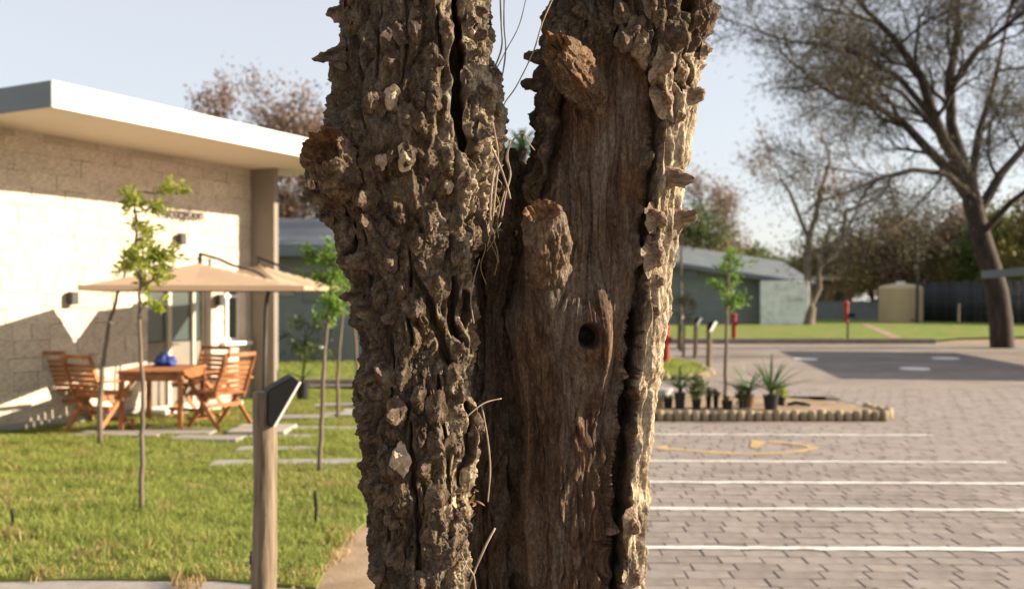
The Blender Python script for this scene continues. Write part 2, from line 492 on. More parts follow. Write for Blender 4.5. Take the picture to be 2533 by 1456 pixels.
# yellow curved arrow between the first two lines
mb = MB()
def ystroke(px, w):
    P = [gnd(x, y) for x, y in px]; V = []; Q = []
    for i, q in enumerate(P):
        d = (P[min(i + 1, len(P) - 1)] - P[max(i - 1, 0)]).normalized(); nrm = Vector((-d.y, d.x, 0))
        for s in (-1, 1): v = q + nrm * (w / 2 * s); V.append((v.x, v.y, 0.0055))
    for i in range(len(P) - 1): Q.append((2 * i, 2 * i + 2, 2 * i + 3, 2 * i + 1))
    mb.add(V, Q)
ystroke([(1560, 1106), (1640, 1108), (1680, 1112), (1740, 1117), (1800, 1121), (1860, 1122), (1920, 1121), (1970, 1117), (2008, 1110), (2012, 1106), (1990, 1101), (1950, 1096), (1905, 1093), (1868, 1093)], 0.12)
P = [gnd(1858, 1087), gnd(1895, 1093), gnd(1872, 1110), gnd(1855, 1107)]
mb.add([(q.x, q.y, 0.007) for q in P], [(0, 3, 2, 1)])
P = [gnd(1622, 1104), gnd(1650, 1101), gnd(1652, 1113), gnd(1624, 1112)]
mb.add([(q.x, q.y, 0.007) for q in P], [(0, 3, 2, 1)])
tag(mb.build('yellow_marking', M['paint_yellow']), kind='structure')

# ------------------------------------------------------------------ grass blades
def inside(px, py, poly):
    r = np.zeros(len(px), bool); n = len(poly); j = n - 1
    for i in range(n):
        xi, yi = poly[i]; xj, yj = poly[j]
        c = ((yi > py) != (yj > py)) & (px < (xj - xi) * (py - yi) / (yj - yi + 1e-12) + xi)
        r ^= c; j = i
    return r

def blades(name, poly, n, hmin, hmax, w, z, mat, rng, parent=None, clump=0.0, keep=None):
    xs = [p[0] for p in poly]; ys = [p[1] for p in poly]
    X = rng.uniform(min(xs), max(xs), n * 3); Y = rng.uniform(min(ys), max(ys), n * 3)
    m = inside(X, Y, poly) & (np.abs(X) < 0.62 * Y + 0.6)
    if keep is not None: m &= keep(X, Y)
    X, Y = X[m][:n], Y[m][:n]; n = len(X)
    P3 = np.stack([X * 1.6, Y * 1.6, np.zeros(n)], 1)
    nz = fbm(P3, 5, 3); nz2 = fbm(P3 * 4, 9, 2)
    H = rng.uniform(hmin, hmax, n) * (1 + 0.45 * nz + 0.35 * nz2)
    a = rng.uniform(0, 2 * math.pi, n); la = rng.uniform(0, 2 * math.pi, n); ln = rng.uniform(0.2, 0.9, n) * H
    ww = w * rng.uniform(0.6, 1.3, n)
    dx, dy = np.cos(a) * ww / 2, np.sin(a) * ww / 2
    lx, ly = np.cos(la) * ln, np.sin(la) * ln
    Z = np.full(n, z)
    V = np.empty((n, 5, 3))
    V[:, 0] = np.stack([X - dx, Y - dy, Z], 1); V[:, 1] = np.stack([X + dx, Y + dy, Z], 1)
    V[:, 2] = np.stack([X + dx * .8 + lx * .35, Y + dy * .8 + ly * .35, Z + H * .6], 1)
    V[:, 3] = np.stack([X - dx * .8 + lx * .35, Y - dy * .8 + ly * .35, Z + H * .6], 1)
    V[:, 4] = np.stack([X + lx, Y + ly, Z + H * 0.95], 1)
    b_ = np.arange(n)[:, None] * 5
    me = fast_mesh(name, V.reshape(-1, 3), b_ + np.array([[0, 1, 2, 3]]), b_ + np.array([[3, 2, 4]]))
    o = link(name, me, mat, parent); tag(o, kind='stuff'); return o

STEPS = []   # stepping stones (x, y, w, d, rot)
for (x, y, w, d) in ((640, 1146, 0.95, 0.34), (820, 1144, 0.85, 0.3), (690, 1112, 0.9, 0.3), (800, 1062, 0.9, 0.36), (700, 1082, 0.8, 0.3),
                     (870, 1030, 0.9, 0.5), (760, 1034, 0.9, 0.45), (850, 1006, 0.9, 0.5), (515, 1088, 0.8, 0.35), (300, 1078, 1.0, 0.45), (440, 1074, 0.9, 0.45)):
    g = gnd(x, y); STEPS.append((g.x, g.y, w, d, random.uniform(-.1, .1)))
def off_steps(X, Y):
    m = np.ones(len(X), bool)
    for sx, sy, w, d, r_ in STEPS:
        m &= ~((np.abs(X - sx) < w / 2 - 0.03) & (np.abs(Y - sy) < d / 2 - 0.03))
    thin = fbm(np.stack([X * 0.9, Y * 0.9, np.zeros(len(X))], 1), 31, 3)
    edge = sstep(-0.75, -0.25, thin)
    return m & (RNG.uniform(0, 1, len(X)) < 0.25 + 0.75 * edge)
blades('lawn_grass', LAWN, 150000, 0.025, 0.06, 0.008, 0.01, M['grass'], RNG, keep=off_steps)
blades('dry_grass', LAWN, 16000, 0.03, 0.07, 0.009, 0.01, M['straw'], RNG, keep=lambda X, Y: fbm(np.stack([X * 0.7, Y * 0.7, np.zeros(len(X))], 1), 31, 3) < 0.05)
STRAW = [(-14, 5.5), (-1.2, 5.5), (-1.05, 6.2), (-1.1, 7.2), (-1.3, 7.2), (-1.35, 5.9), (-14, 5.85)]
blades('dry_edge_grass', STRAW, 9000, 0.02, 0.06, 0.01, 0.0, M['straw'], RNG, keep=lambda X, Y: fbm(np.stack([X * 1.3, Y * 1.3, np.zeros(len(X))], 1), 33, 3) > -0.05)
blades('verge_grass', [(-12, 19.1), (-0.4, 19.1), (-0.4, 25), (-12, 25)], 30000, 0.03, 0.08, 0.014, 0.03, M['grass'], RNG)

for i, (sx, sy, w, d, r_) in enumerate(STEPS):
    mb = MB(); mb.box((0, 0, 0.005), (w, d, 0.05)); o = mb.build('stepping_stone', M['slab'], bevel=0.006)
    o.location = (sx, sy, 0.003 * i - 0.012); o.rotation_euler = (0, 0, r_)
    tag(o, 'flat grey stepping stone sunk in the lawn between the saplings and the teak furniture', 'stepping stone', 'stepping stones in the lawn')

# ------------------------------------------------------------------ reception building
W0 = Vector((-6.31, 11.96, 0)); UU = Vector((0.461, 0.888, 0)).normalized(); NN = Vector((UU.y, -UU.x, 0))
BROT = math.atan2(UU.y, UU.x)
# local frame of the building: x along the wall, y = -n (into the building), z up
bld = empty('reception_building', W0, BROT)
tag(bld, 'white stone-clad reception building with flat overhanging roof beside the lawn', 'building')
def tx(x, n=0.0):
    """distance along the wall at which the pixel column x meets the plane n metres in front of the wall"""
    kk = (x - 1266) / FPX; ox, oy = W0.x + NN.x * n, W0.y + NN.y * n
    return (oy * kk - ox) / (UU.x - UU.y * kk)
DOOR = (tx(365), tx(522), 0.0, 2.12); WIN = (tx(553), tx(606), 0.98, 2.05); HT = 3.77
wall = MB()
T0, T1 = -4.0, 4.42
def wseg(t0, t1, z0, z1, d0=0.04, d1=0.30):
    wall.box(((t0 + t1) / 2, (d0 + d1) / 2, (z0 + z1) / 2), (t1 - t0, d1 - d0, z1 - z0))
wseg(T0, DOOR[0], 0, HT); wseg(DOOR[1], WIN[0], 0, HT); wseg(WIN[1], T1, 0, HT)
wseg(DOOR[0], DOOR[1], DOOR[3], HT); wseg(WIN[0], WIN[1], 0, WIN[2]); wseg(WIN[0], WIN[1], WIN[3], HT)
wall.box((T0 + 0.13, 2.3, HT / 2), (0.26, 4.0, HT)); wall.box((T1 - 0.13, 2.3, HT / 2), (0.26, 4.0, HT)); wall.box(((T0 + T1) / 2, 4.17, HT / 2), (T1 - T0, 0.26, HT))
wall_o = wall.build('wall', M['mortar'], bld)
# cladding stones, one by one
rg = random.Random(3)
def stone_mesh(i):
    r_ = random.Random(100 + i); bm = bmesh.new(); bmesh.ops.create_cube(bm, size=1)
    for v in bm.verts: v.co += Vector((r_.uniform(-.012, .012), 0, r_.uniform(-.03, .03)))
    for v in bm.verts:
        if v.co.y < 0: v.co.y += r_.uniform(-.12, .12)
    me = bpy.data.meshes.new('stone'); bm.to_mesh(me); bm.free(); me.materials.append(M['stone']); return me
SM = [stone_mesh(i) for i in range(10)]
zr = 0.10
row = 0
while zr < HT - 0.02:
    rh = min(rg.choice((0.17, 0.2, 0.23)), HT - zr)
    iv = [(-0.25, T1)]
    for o_ in (DOOR, WIN):
        if zr + rh > o_[2] + 0.02 and zr < o_[3] - 0.02:
            nv = []
            for a, b_ in iv:
                if o_[0] > a: nv.append((a, min(b_, o_[0])))
                if o_[1] < b_: nv.append((max(a, o_[1]), b_))
            iv = [q for q in nv if q[1] - q[0] > 0.03]
    for a, b_ in iv:
        t = a
        while t < b_ - 0.01:
            w = min(rg.uniform(0.26, 0.52), b_ - t)
            if b_ - (t + w) < 0.15: w = b_ - t
            o = bpy.data.objects.new('stone', SM[rg.randrange(10)]); COL.objects.link(o); o.parent = wall_o
            o.scale = (w - 0.004, 0.045, rh - 0.004); o.location = (t + w / 2, 0.022 + rg.uniform(-.006, .004), zr + rh / 2)
            t += w
    zr += rh; row += 1
mb = MB(); mb.box(((T0 + DOOR[0]) / 2, 0.03, 0.05), (DOOR[0] - T0, 0.14, 0.10)); mb.box(((DOOR[1] + T1) / 2, 0.03, 0.05), (T1 - DOOR[1], 0.14, 0.10)); mb.build('plinth', M['conc'], bld)
mb = MB(); mb.box(((DOOR[0] + DOOR[1]) / 2, -0.25, 0.045), (DOOR[1] - DOOR[0] + 0.3, 0.55, 0.09)); mb.build('door_step', M['white'], bld, bevel=0.01)
# projecting piers at both ends of the porch
mb = MB(); mb.box((T1 + 0.05, -0.245 + 0.15, HT / 2), (0.10, 0.79, HT)); mb.build('pier', M['pier'], bld)
mb = MB(); mb.box((-0.42, -0.1, HT / 2), (0.30, 0.30, HT)); mb.build('pier', M['pier'], bld)
# roof slab
RT0, RT1, RN = tx(128, 1.73), 5.3, 1.73
roof = MB(); roof.box(((RT0 + RT1) / 2, (4.6 - RN + 0.05) / 2, HT + 0.13), (RT1 - RT0 - 0.04, 4.6 + RN - 0.05, 0.26))
roof_o = roof.build('roof', M['soffit'], bld)
mb = MB(); mb.box(((RT0 + RT1) / 2, -RN + 0.012, HT + 0.135), (RT1 - RT0, 0.024, 0.29)); f = mb.build('fascia', M['fascia_white'], roof_o)
mb = MB(); mb.box((RT0 + 0.005, (4.6 - RN) / 2, HT + 0.135), (0.024, 4.6 + RN, 0.288)); f = mb.build('fascia', M['fascia_grey'], roof_o)  # roof end in shade: the shade is put in as grey colour
# door: two leaves with solid lower panel and glass above
d0, d1, dz0, dz1 = DOOR
door = MB()
for t in (d0 + 0.03, d1 - 0.03): door.box((t, 0.14, (dz0 + dz1) / 2 + 0.02), (0.06, 0.07, dz1 - dz0))
door.box(((d0 + d1) / 2, 0.14, dz1 - 0.03), (d1 - d0 - 0.12, 0.068, 0.06))
mid = tx(432)
door.box((mid, 0.135, (dz0 + dz1) / 2), (0.075, 0.09, dz1 - dz0 - 0.06)); door.box((tx(492), 0.135, (dz0 + dz1) / 2), (0.06, 0.08, dz1 - dz0 - 0.06))
door_o = door.build('door', M['frame'], bld, bevel=0.006)
for a, b_ in ((d0 + 0.07, mid - 0.045), (mid + 0.045, tx(492) - 0.035), (tx(492) + 0.035, d1 - 0.07)):
    mb = MB(); mb.box(((a + b_) / 2, 0.15, 0.52), (b_ - a, 0.03, 0.98)); mb.build('panel', M['doorpanel'], door_o)
    mb = MB(); mb.box(((a + b_) / 2, 0.155, 1.54), (b_ - a, 0.012, 1.02)); mb.build('pane', M['glass'], door_o)
mb = MB(); mb.tube([(mid + 0.02, 0.085, 0.98), (mid + 0.02, 0.05, 0.98), (mid + 0.14, 0.05, 0.98)], 0.009, 8); mb.build('handle', M['darkmetal'], door_o)
# window with sill
w0, w1, wz0, wz1 = WIN
win = MB()
for t in (w0 + 0.025, (w0 + w1) / 2 - 0.05, w1 - 0.025): win.box((t, 0.13, (wz0 + wz1) / 2), (0.05, 0.06, wz1 - wz0))
for z_ in (wz0 + 0.025, wz0 + 0.72, wz1 - 0.025): win.box(((w0 + w1) / 2, 0.131, z_), (w1 - w0, 0.055, 0.05))
win_o = win.build('window', M['white'], bld)
mb = MB(); mb.box(((w0 + w1) / 2, 0.15, (wz0 + wz1) / 2), (w1 - w0, 0.012, wz1 - wz0)); mb.build('pane', M['glass'], win_o)
mb = MB(); mb.box(((w0 + w1) / 2, -0.01, wz0 - 0.03), (w1 - w0 + 0.14, 0.2, 0.06)); mb.build('sill', M['white'], win_o, bevel=0.006)
# wall lamps: hooded boxes on a back plate
def wall_lamp(x, y, lab):
    t = tx(x, 0.08); Y = (W0 + UU * t).y; z = CAMH - (y - HOR) / FPX * Y
    r_ = empty('wall_lamp', W0 + UU * t + NN * 0.006 + Vector((0, 0, z)), BROT); tag(r_, lab, 'wall lamp', 'up-and-down wall lamps')
    mb = MB(); mb.box((0, -0.01, 0), (0.07, 0.02, 0.12)); mb.build('back_plate', M['darkmetal'], r_)
    mb = MB(); mb.box((0, -0.07, 0.0), (0.11, 0.10, 0.17)); h = mb.build('housing', M['darkmetal'], r_, bevel=0.008)
    mb = MB(); mb.box((0, -0.07, -0.088), (0.09, 0.08, 0.006)); mb.build('lens', M['lens'], h)
wall_lamp(450, 592, 'square dark wall lamp on white wall below the Reception lettering')
wall_lamp(181, 737, 'square dark wall lamp on white wall above the armchairs, away from the door')
wall_lamp(545, 742, 'square dark wall lamp between the door and the window')
# raised letters
fc = bpy.data.curves.new('sign_text', 'FONT'); fc.body = 'Reception'; fc.size = 0.25; fc.extrude = 0.012; fc.resolution_u = 3
tmp = bpy.data.objects.new('tmp', fc); COL.objects.link(tmp)
bpy.context.view_layer.update()
me = bpy.data.meshes.new_from_object(tmp.evaluated_get(bpy.context.evaluated_depsgraph_get())); bpy.data.objects.remove(tmp)
me.materials.clear()
so = link('wall_lettering', me, M['darkmetal'])
t0 = tx(393); wid = tx(497) - t0
bx = max(v.co.x for v in me.vertices)
so.scale = (wid / bx, 1, 1)
so.location = W0 + UU * t0 + NN * 0.045 + Vector((0, 0, 2.86)); so.rotation_euler = (R(90), 0, BROT)
tag(so, 'dark raised letters reading Reception on the white stone wall', 'sign')

# ------------------------------------------------------------------ grey house behind
def house(name, label, p0, p1, base_z, eave0, eave1, depth, rise, over=0.5):
    """wall from p0 to p1 (ground points), single-pitch roof rising to the back"""
    p0 = Vector((p0[0], p0[1], 0)); p1 = Vector((p1[0], p1[1], 0)); d = p1 - p0; L = d.length; a = math.atan2(d.y, d.x)
    h = empty(name, p0, a); tag(h, label, 'house')
    mb = MB()
    V = [(0, 0, 0), (L, 0, 0), (L, depth, 0), (0, depth, 0), (0, 0, eave0), (L, 0, eave1), (L, depth, eave1 + rise), (0, depth, eave0 + rise)]
    mb.add(V, [(0, 1, 5, 4), (1, 2, 6, 5), (2, 3, 7, 6), (3, 0, 4, 7)])
    w = mb.build('wall', M['greywall'], h)
    mb = MB(); s = rise / depth; o = over; dz = (eave1 - eave0) / L
    def rz(x, y): return eave0 + dz * x + s * y
    cs = [(-o, -o), (L + o, -o), (L + o, depth + o), (-o, depth + o)]
    V = [(x, y, rz(x, y) + 0.01) for x, y in cs] + [(x, y, rz(x, y) + 0.16) for x, y in cs]
    mb.add(V, [(0, 3, 2, 1), (4, 5, 6, 7), (0, 1, 5, 4), (1, 2, 6, 5), (2, 3, 7, 6), (3, 0, 4, 7)])
    r_ = mb.build('roof', M['greyroof'], h)
    mb = MB(); V = [(-o, -o - 0.03, rz(-o, -o) - 0.1), (L + o, -o - 0.03, rz(L + o, -o) - 0.1), (L + o, -o - 0.03, rz(L + o, -o) + 0.2), (-o, -o - 0.03, rz(-o, -o) + 0.2)]
    V2 = [(x, y + 0.027, z) for x, y, z in V]
    mb.add(V + V2, [(0, 1, 2, 3), (7, 6, 5, 4), (0, 3, 7, 4), (1, 5, 6, 2), (3, 2, 6, 7), (0, 4, 5, 1)]); mb.build('fascia', M['fascia_grey'], r_)
    return h, w
hl, hlw = house('grey_house', 'grey plastered house with pale roof behind the tall verge shrubs', (-9.5, 25.3), (0.6, 25.3), 0, 2.95, 2.95, 6, 1.1)
for x in (2.7, 4.4):
    f = MB(); f.box((x, -0.01, 1.95), (0.72, 0.06, 0.72)); fo = f.build('window', M['fascia_grey'], hl)
    f = MB(); f.box((x, -0.045, 1.95), (0.6, 0.02, 0.6)); f.build('pane', M['glass'], fo)
mb = MB(); mb.box((3.55, -0.014, 2.0), (0.55, 0.05, 0.5)); mb.build('notice_panel', M['slab'], hl)

pA = gnd(1560, 802); pB = gnd(1985, 802)
hr, hrw = house('grey_house', 'long low grey house with sloping roof beyond the far lawn', (pA.x, pA.y), (pB.x, pB.y), 0, 4.45, 2.75, 7, 1.5, 0.8)
hro = hr.location
def hx(x): return at(x, 700, pA.y).x - hro.x
f = MB(); f.box((hx(1710), -0.02, 3.3), (1.0, 0.06, 0.6)); fo = f.build('window', M['fascia_grey'], hr)
f = MB(); f.box((hx(1710), -0.055, 3.3), (0.86, 0.02, 0.46)); f.build('pane', M['glass'], fo)
# pale mottled panel wall standing in front of that house
mural = noisy('mottled_paint', [(0.25, 0.28, 0.285), (0.58, 0.61, 0.60), (0.70, 0.72, 0.70)], scale=1.6, rough=0.8, pos=[0.3, 0.45, 0.6], detail=9)
mb = MB(); a, b_ = gnd(1858, 801), gnd(1974, 801)
mb.box(((a.x + b_.x) / 2, 62.6, 1.42), (b_.x - a.x, 0.18, 2.84)); o = mb.build('panel_wall', mural, bevel=0.02)
tag(o, 'pale mottled freestanding screen wall in front of the far grey house', 'wall')
# low grey garden wall
mb = MB(); a, b_ = gnd(2016, 790), gnd(2185, 790); mb.box(((a.x + b_.x) / 2, a.y, 0.72), (b_.x - a.x, 0.25, 1.44)); mb.box(((a.x + b_.x) / 2, a.y, 1.47), (b_.x - a.x + 0.1, 0.34, 0.07))
tag(mb.build('garden_wall', M['greywall']), 'low grey garden wall running to the beige water tank', 'wall')
# far low house with pale eaves
pa, pb = at(1940, 700, 92), at(2108, 700, 92)
fh = empty('low_house', (pa.x, 92, 0)); tag(fh, 'distant low brick house with pale eaves strip among the trees', 'house')
brick = noisy('far_brick', [(0.20, 0.12, 0.085), (0.30, 0.19, 0.14)], scale=2, rough=0.9)
Lh = pb.x - pa.x
mb = MB(); mb.box((Lh / 2, 2.5, 1.6), (Lh, 5, 3.2)); mb.build('wall', brick, fh)
mb = MB(); mb.box((Lh / 2, 2.2, 3.62), (Lh + 1.2, 6.6, 0.35)); mb.build('roof', M['soffit'], fh)
for x in (1.2, 3.2, 5.2):
    if x < Lh: mb = MB(); mb.box((x, -0.03, 1.7), (0.9, 0.08, 1.2)); mb.build('window', M['glass'], fh)
# second far house, only its eaves and brick show over the fence
pa2, pb2 = at(2365, 700, 88), at(2500, 700, 88)
fh2 = empty('low_house', (pa2.x, 88, 0)); tag(fh2, 'distant red brick house showing above the dark board fence', 'house'); L2 = pb2.x - pa2.x
mb = MB(); mb.box((L2 / 2, 2.5, 1.2), (L2, 5, 2.4)); mb.build('wall', brick, fh2)
mb = MB(); mb.box((L2 / 2, 2.2, 2.6), (L2 + 1.0, 6.2, 0.3)); mb.build('roof', M['soffit'], fh2)

# ------------------------------------------------------------------ water tank
g = gnd(2227, 792); g.y = 70; g.x = (2227 - 1266) / FPX * 70; rt = 51 / FPX * 70
tk = empty('water_tank', (g.x, g.y, 0.02)); tag(tk, 'round beige plastic water tank on the far lawn', 'water tank')
prof = [(rt, 0)]
for i in range(14):
    z = 0.05 + i * 0.17; prof += [(rt, z), (rt * 1.012, z + 0.05), (rt * 1.012, z + 0.11), (rt, z + 0.16)]
prof += [(rt * 0.98, 2.5), (rt * 0.9, 2.6), (rt * 0.35, 2.75), (rt * 0.28, 2.75), (0.0, 2.76)]
mb = MB(); mb.lathe(prof, (0, 0, 0), 40); to = mb.build('body', M['tank'], tk, smooth=True)
mb = MB(); mb.lathe([(0.32, 2.7), (0.34, 2.86), (0.30, 2.9), (0, 2.92)], (0, 0, 0), 20); mb.build('lid', M['whiteplastic'], tk)
mb = MB(); mb.tube([(0.2, -rt * 0.98, 0.25), (0.2, -rt - 0.18, 0.25), (0.2, -rt - 0.18, 0.1)], 0.05, 8); mb.build('outlet', M['darkmetal'], tk)

# ------------------------------------------------------------------ dark board fence
fe = empty('board_fence', (0, 0, 0)); tag(fe, 'dark vertical board fence along the far lawn behind the big tree', 'fence')
P0, P1 = Vector((29.8, 73, 0)), Vector((40.5, 56, 0)); d = (P1 - P0); nb = 96; bw = d.length / nb; fa = math.atan2(d.y, d.x)
fm = []
for i in range(4):
    mb = MB(); mb.box((0, 0, 1.4 + 0.03 * i), (bw * 0.93, 0.03, 2.8 + 0.06 * i)); me = mb.mesh('board'); me.materials.append(M['fence']); fm.append(me)
for i in range(nb):
    o = bpy.data.objects.new('board', fm[i * 3 % 4]); COL.objects.link(o); o.parent = fe
    o.location = P0 + d * ((i + 0.5) / nb) + Vector((0, random.uniform(-.01, .01), 0)); o.rotation_euler = (0, 0, fa)
for zz in (0.6, 1.8):
    mb = MB(); off = Vector((-d.y, d.x, 0)).normalized() * (0.05 if d.x > 0 else -0.05); mb.bar(P0 + off + Vector((0, 0, zz)), P1 + off + Vector((0, 0, zz)), 0.05, 0.1); mb.build('rail', M['fence'], fe)

# ------------------------------------------------------------------ carport
CPF = Vector((15.3, 31.5, 0)); CPN = Vector((13.6, 20.6, 0))
cpd = (CPN - CPF).normalized(); cpn = Vector((-cpd.y, cpd.x, 0))
if cpn.x < 0: cpn = -cpn
cp = empty('carport', CPF, 0); tag(cp, 'flat-roofed grey metal carport at the edge of the paving', 'carport')
def cpl(a, n, z): 
    v = cpd * a + cpn * n; return (v.x, v.y, z)
LC = (CPN - CPF).length; WC = 5.5; ZC = 2.40
mb = MB(); V = [cpl(0, 0, ZC), cpl(LC, 0, ZC), cpl(LC, WC, ZC + .25), cpl(0, WC, ZC + .25)]; V += [(x, y, z + 0.14) for x, y, z in V]
mb.add(V, [(0, 3, 2, 1), (4, 5, 6, 7), (0, 1, 5, 4), (1, 2, 6, 5), (2, 3, 7, 6), (3, 0, 4, 7)]); ro = mb.build('roof', M['greyroof'], cp)
mb = MB(); mb.bar(cpl(-0.05, -0.03, ZC + 0.05), cpl(LC + 0.05, -0.03, ZC + 0.05), 0.05, 0.24); mb.build('fascia', M['fascia_grey'], ro)
for a in (1.2, LC * 0.5, LC - 1.2):
    for n in (1.0, WC - 0.6):
        mb = MB(); mb.bar(cpl(a, n, 0), cpl(a, n, ZC + 0.03 + .25 * n / WC), 0.11, 0.11); mb.build('post', M['darkmetal'], cp)

# ------------------------------------------------------------------ the knobbly old tree in front
YT = 2.30                                   # distance of the stems' axes
YL, YR, YK = 2.25, 2.42, 2.50                # left stem, right stem, core
def pX(px, y=YT): return (px - 1266) / FPX * y
def pZ(py, y=YT): return CAMH - (py - HOR) / FPX * y
def proj(P):
    return 1266 + FPX * P[:, 0] / P[:, 1], HOR - FPX * (P[:, 2] - CAMH) / P[:, 1]
def poly_dist(px, py, pts):
    """distance to a polyline and position along it"""
    best = np.full(len(px), 1e9); tt = np.zeros(len(px)); acc = 0
    for (x0, y0), (x1, y1) in zip(pts[:-1], pts[1:]):
        dx, dy = x1 - x0, y1 - y0; L2 = dx * dx + dy * dy + 1e-9
        t = np.clip(((px - x0) * dx + (py - y0) * dy) / L2, 0, 1)
        d = np.hypot(px - x0 - t * dx, py - y0 - t * dy); m = d < best
        best = np.where(m, d, best); tt = np.where(m, acc + t, tt); acc += 1
    return best, tt / acc

def bark_mat(name, woodcols, k=1.0, dim=1.0):
    """bark plates (attribute wood = 0) and bare weathered wood (wood = 1)"""
    m, nt, b = new_mat(name)
    L = nt.links.new
    tc = nt.nodes.new('ShaderNodeTexCoord')
    def noise(scale, detail=6, stretch=(1, 1, 1), rough=0.6, dist=0.0):
        mp = nt.nodes.new('ShaderNodeMapping'); mp.inputs['Scale'].default_value = stretch; L(tc.outputs['Object'], mp.inputs[0])
        n = nt.nodes.new('ShaderNodeTexNoise'); n.inputs['Scale'].default_value = scale * k; n.inputs['Detail'].default_value = detail; n.inputs['Roughness'].default_value = rough
        n.inputs['Distortion'].default_value = dist
        L(mp.outputs[0], n.inputs['Vector']); return n.outputs[0]
    def ramp(src, stops, keep=False):
        r_ = nt.nodes.new('ShaderNodeValToRGB'); e = r_.color_ramp.elements
        for i, (p, c) in enumerate(stops):
            k_ = e[i] if i < 2 else e.new(p)
            k_.position = p; k_.color = (*[v if keep or max(c) == 0 or (min(c) == max(c)) else v * dim for v in c], 1)
        L(src, r_.inputs[0]); return r_.outputs[0]
    def mix(f, a, c, blend='MIX'):
        x = nt.nodes.new('ShaderNodeMix'); x.data_type = 'RGBA'; x.blend_type = blend
        if isinstance(f, float): x.inputs[0].default_value = f
        else: L(f, x.inputs[0])
        L(a, x.inputs[6]); L(c, x.inputs[7]); return x.outputs[2]
    bark = ramp(noise(26, 8, (1, 1, 0.6)), [(0.30, (0.055, 0.036, 0.027)), (0.42, (0.115, 0.079, 0.056)), (0.54, (0.20, 0.147, 0.10)), (0.68, (0.33, 0.262, 0.185))])
    ochre = ramp(noise(60, 5), [(0.35, (0.09, 0.052, 0.02)), (0.65, (0.25, 0.165, 0.062))])
    f1 = ramp(noise(11, 5, dist=0.4), [(0.50, (0, 0, 0)), (0.66, (0.75, 0.75, 0.75))])
    bark = mix(f1, bark, ochre)
    grey = ramp(noise(45, 6), [(0.3, (0.08, 0.07, 0.062)), (0.7, (0.23, 0.205, 0.175))])
    f2 = ramp(noise(17, 5), [(0.52, (0, 0, 0)), (0.68, (0.8, 0.8, 0.8))])
    bark = mix(f2, bark, grey)
    wood = ramp(noise(34, 9, (1, 1, 0.10), rough=0.7, dist=0.6), woodcols)
    wg = ramp(noise(10, 6, (1, 1, 0.35), dist=0.5), [(0.44, (0, 0, 0)), (0.60, (0.85, 0.85, 0.85))])
    wgrey = ramp(noise(60, 8, (1, 1, 0.08), rough=0.7), [(0.3, (0.08, 0.062, 0.05)), (0.7, (0.40, 0.32, 0.245))])
    wood = mix(wg, wood, wgrey)
    rust = ramp(noise(9, 5, (1, 1, 0.5)), [(0.56, (0, 0, 0)), (0.70, (0.7, 0.7, 0.7))])
    rc = ramp(noise(70, 5, (1, 1, 0.1)), [(0.3, (0.17, 0.075, 0.03)), (0.7, (0.42, 0.22, 0.10))])
    wood = mix(rust, wood, rc)
    at_ = nt.nodes.new('ShaderNodeAttribute'); at_.attribute_name = 'wood'
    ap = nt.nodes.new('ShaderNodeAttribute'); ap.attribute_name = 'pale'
    bleached_lit = ramp(noise(38, 8, (1, 1, 0.35)), [(0.28, (0.16, 0.11, 0.07)), (0.46, (0.55, 0.44, 0.30)), (0.66, (1.0, 0.85, 0.63))])  # weathered slab, and sunlight painted on the left stem's right side
    bark = mix(ap.outputs['Fac'], bark, bleached_lit)
    fin = mix(at_.outputs['Fac'], bark, wood)
    grain = ramp(noise(150, 6, (1, 1, 0.55), rough=0.75), [(0.34, (0.45, 0.43, 0.42)), (0.5, (0.99, 0.98, 0.97)), (0.66, (1.65, 1.62, 1.55))], True)
    L(mix(1.0, fin, grain, 'MULTIPLY'), b.inputs['Base Color'])
    b.inputs['Roughness'].default_value = 0.88; b.inputs['Specular IOR Level'].default_value = 0.2
    bp = nt.nodes.new('ShaderNodeBump'); bp.inputs['Strength'].default_value = 0.9; bp.inputs['Distance'].default_value = 0.005
    L(noise(260, 5, (1, 1, 0.5)), bp.inputs['Height']); L(bp.outputs[0], b.inputs['Normal'])
    return m
WCOL = [(0.30, (0.055, 0.029, 0.018)), (0.45, (0.13, 0.075, 0.046)), (0.58, (0.23, 0.145, 0.09)), (0.72, (0.42, 0.30, 0.20))]
M['bark'] = bark_mat('bark', WCOL, 1.0, 0.50)
M['knobm'] = bark_mat('knob_cork', WCOL, 0.036, 0.68)
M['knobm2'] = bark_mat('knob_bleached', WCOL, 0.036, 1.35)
M['knob'] = noisy('knob_bark', [(0.085, 0.06, 0.044), (0.18, 0.135, 0.095), (0.32, 0.25, 0.175)], scale=34, rough=0.85, bump=0.6, bscale=220, dist=0.002)
M['knob_pale'] = noisy('knob_broken', [(0.20, 0.14, 0.085), (0.40, 0.31, 0.21), (0.52, 0.42, 0.30)], scale=3, rough=0.8, bump=0.5, bscale=200, dist=0.002)
M['stubwood'] = noisy('stub_wood', [(0.085, 0.055, 0.035), (0.17, 0.118, 0.076), (0.27, 0.205, 0.14)], scale=22, rough=0.85, stretch=(1, 1, 0.5), bump=0.6, bscale=160, dist=0.002)
M['rot'] = noisy('rotten_wood', [(0.045, 0.02, 0.01), (0.13, 0.065, 0.028), (0.30, 0.17, 0.075)], scale=60, rough=0.9, bump=0.6, bscale=160, dist=0.002)
M['vine'] = noisy('dry_vine', [(0.19, 0.145, 0.105), (0.34, 0.27, 0.20)], scale=40, rough=0.85)
M['dryleaf'] = leaf_mat('dry_leaf', [(0.13, 0.065, 0.03), (0.26, 0.15, 0.075), (0.36, 0.25, 0.15)], scale=60, trans=0.25)

hero = empty('knobthorn_tree', (0, YT, 0)); tag(hero, 'old twin-stemmed tree with knobbly thorny bark and one stem stripped to bare wood', 'tree')

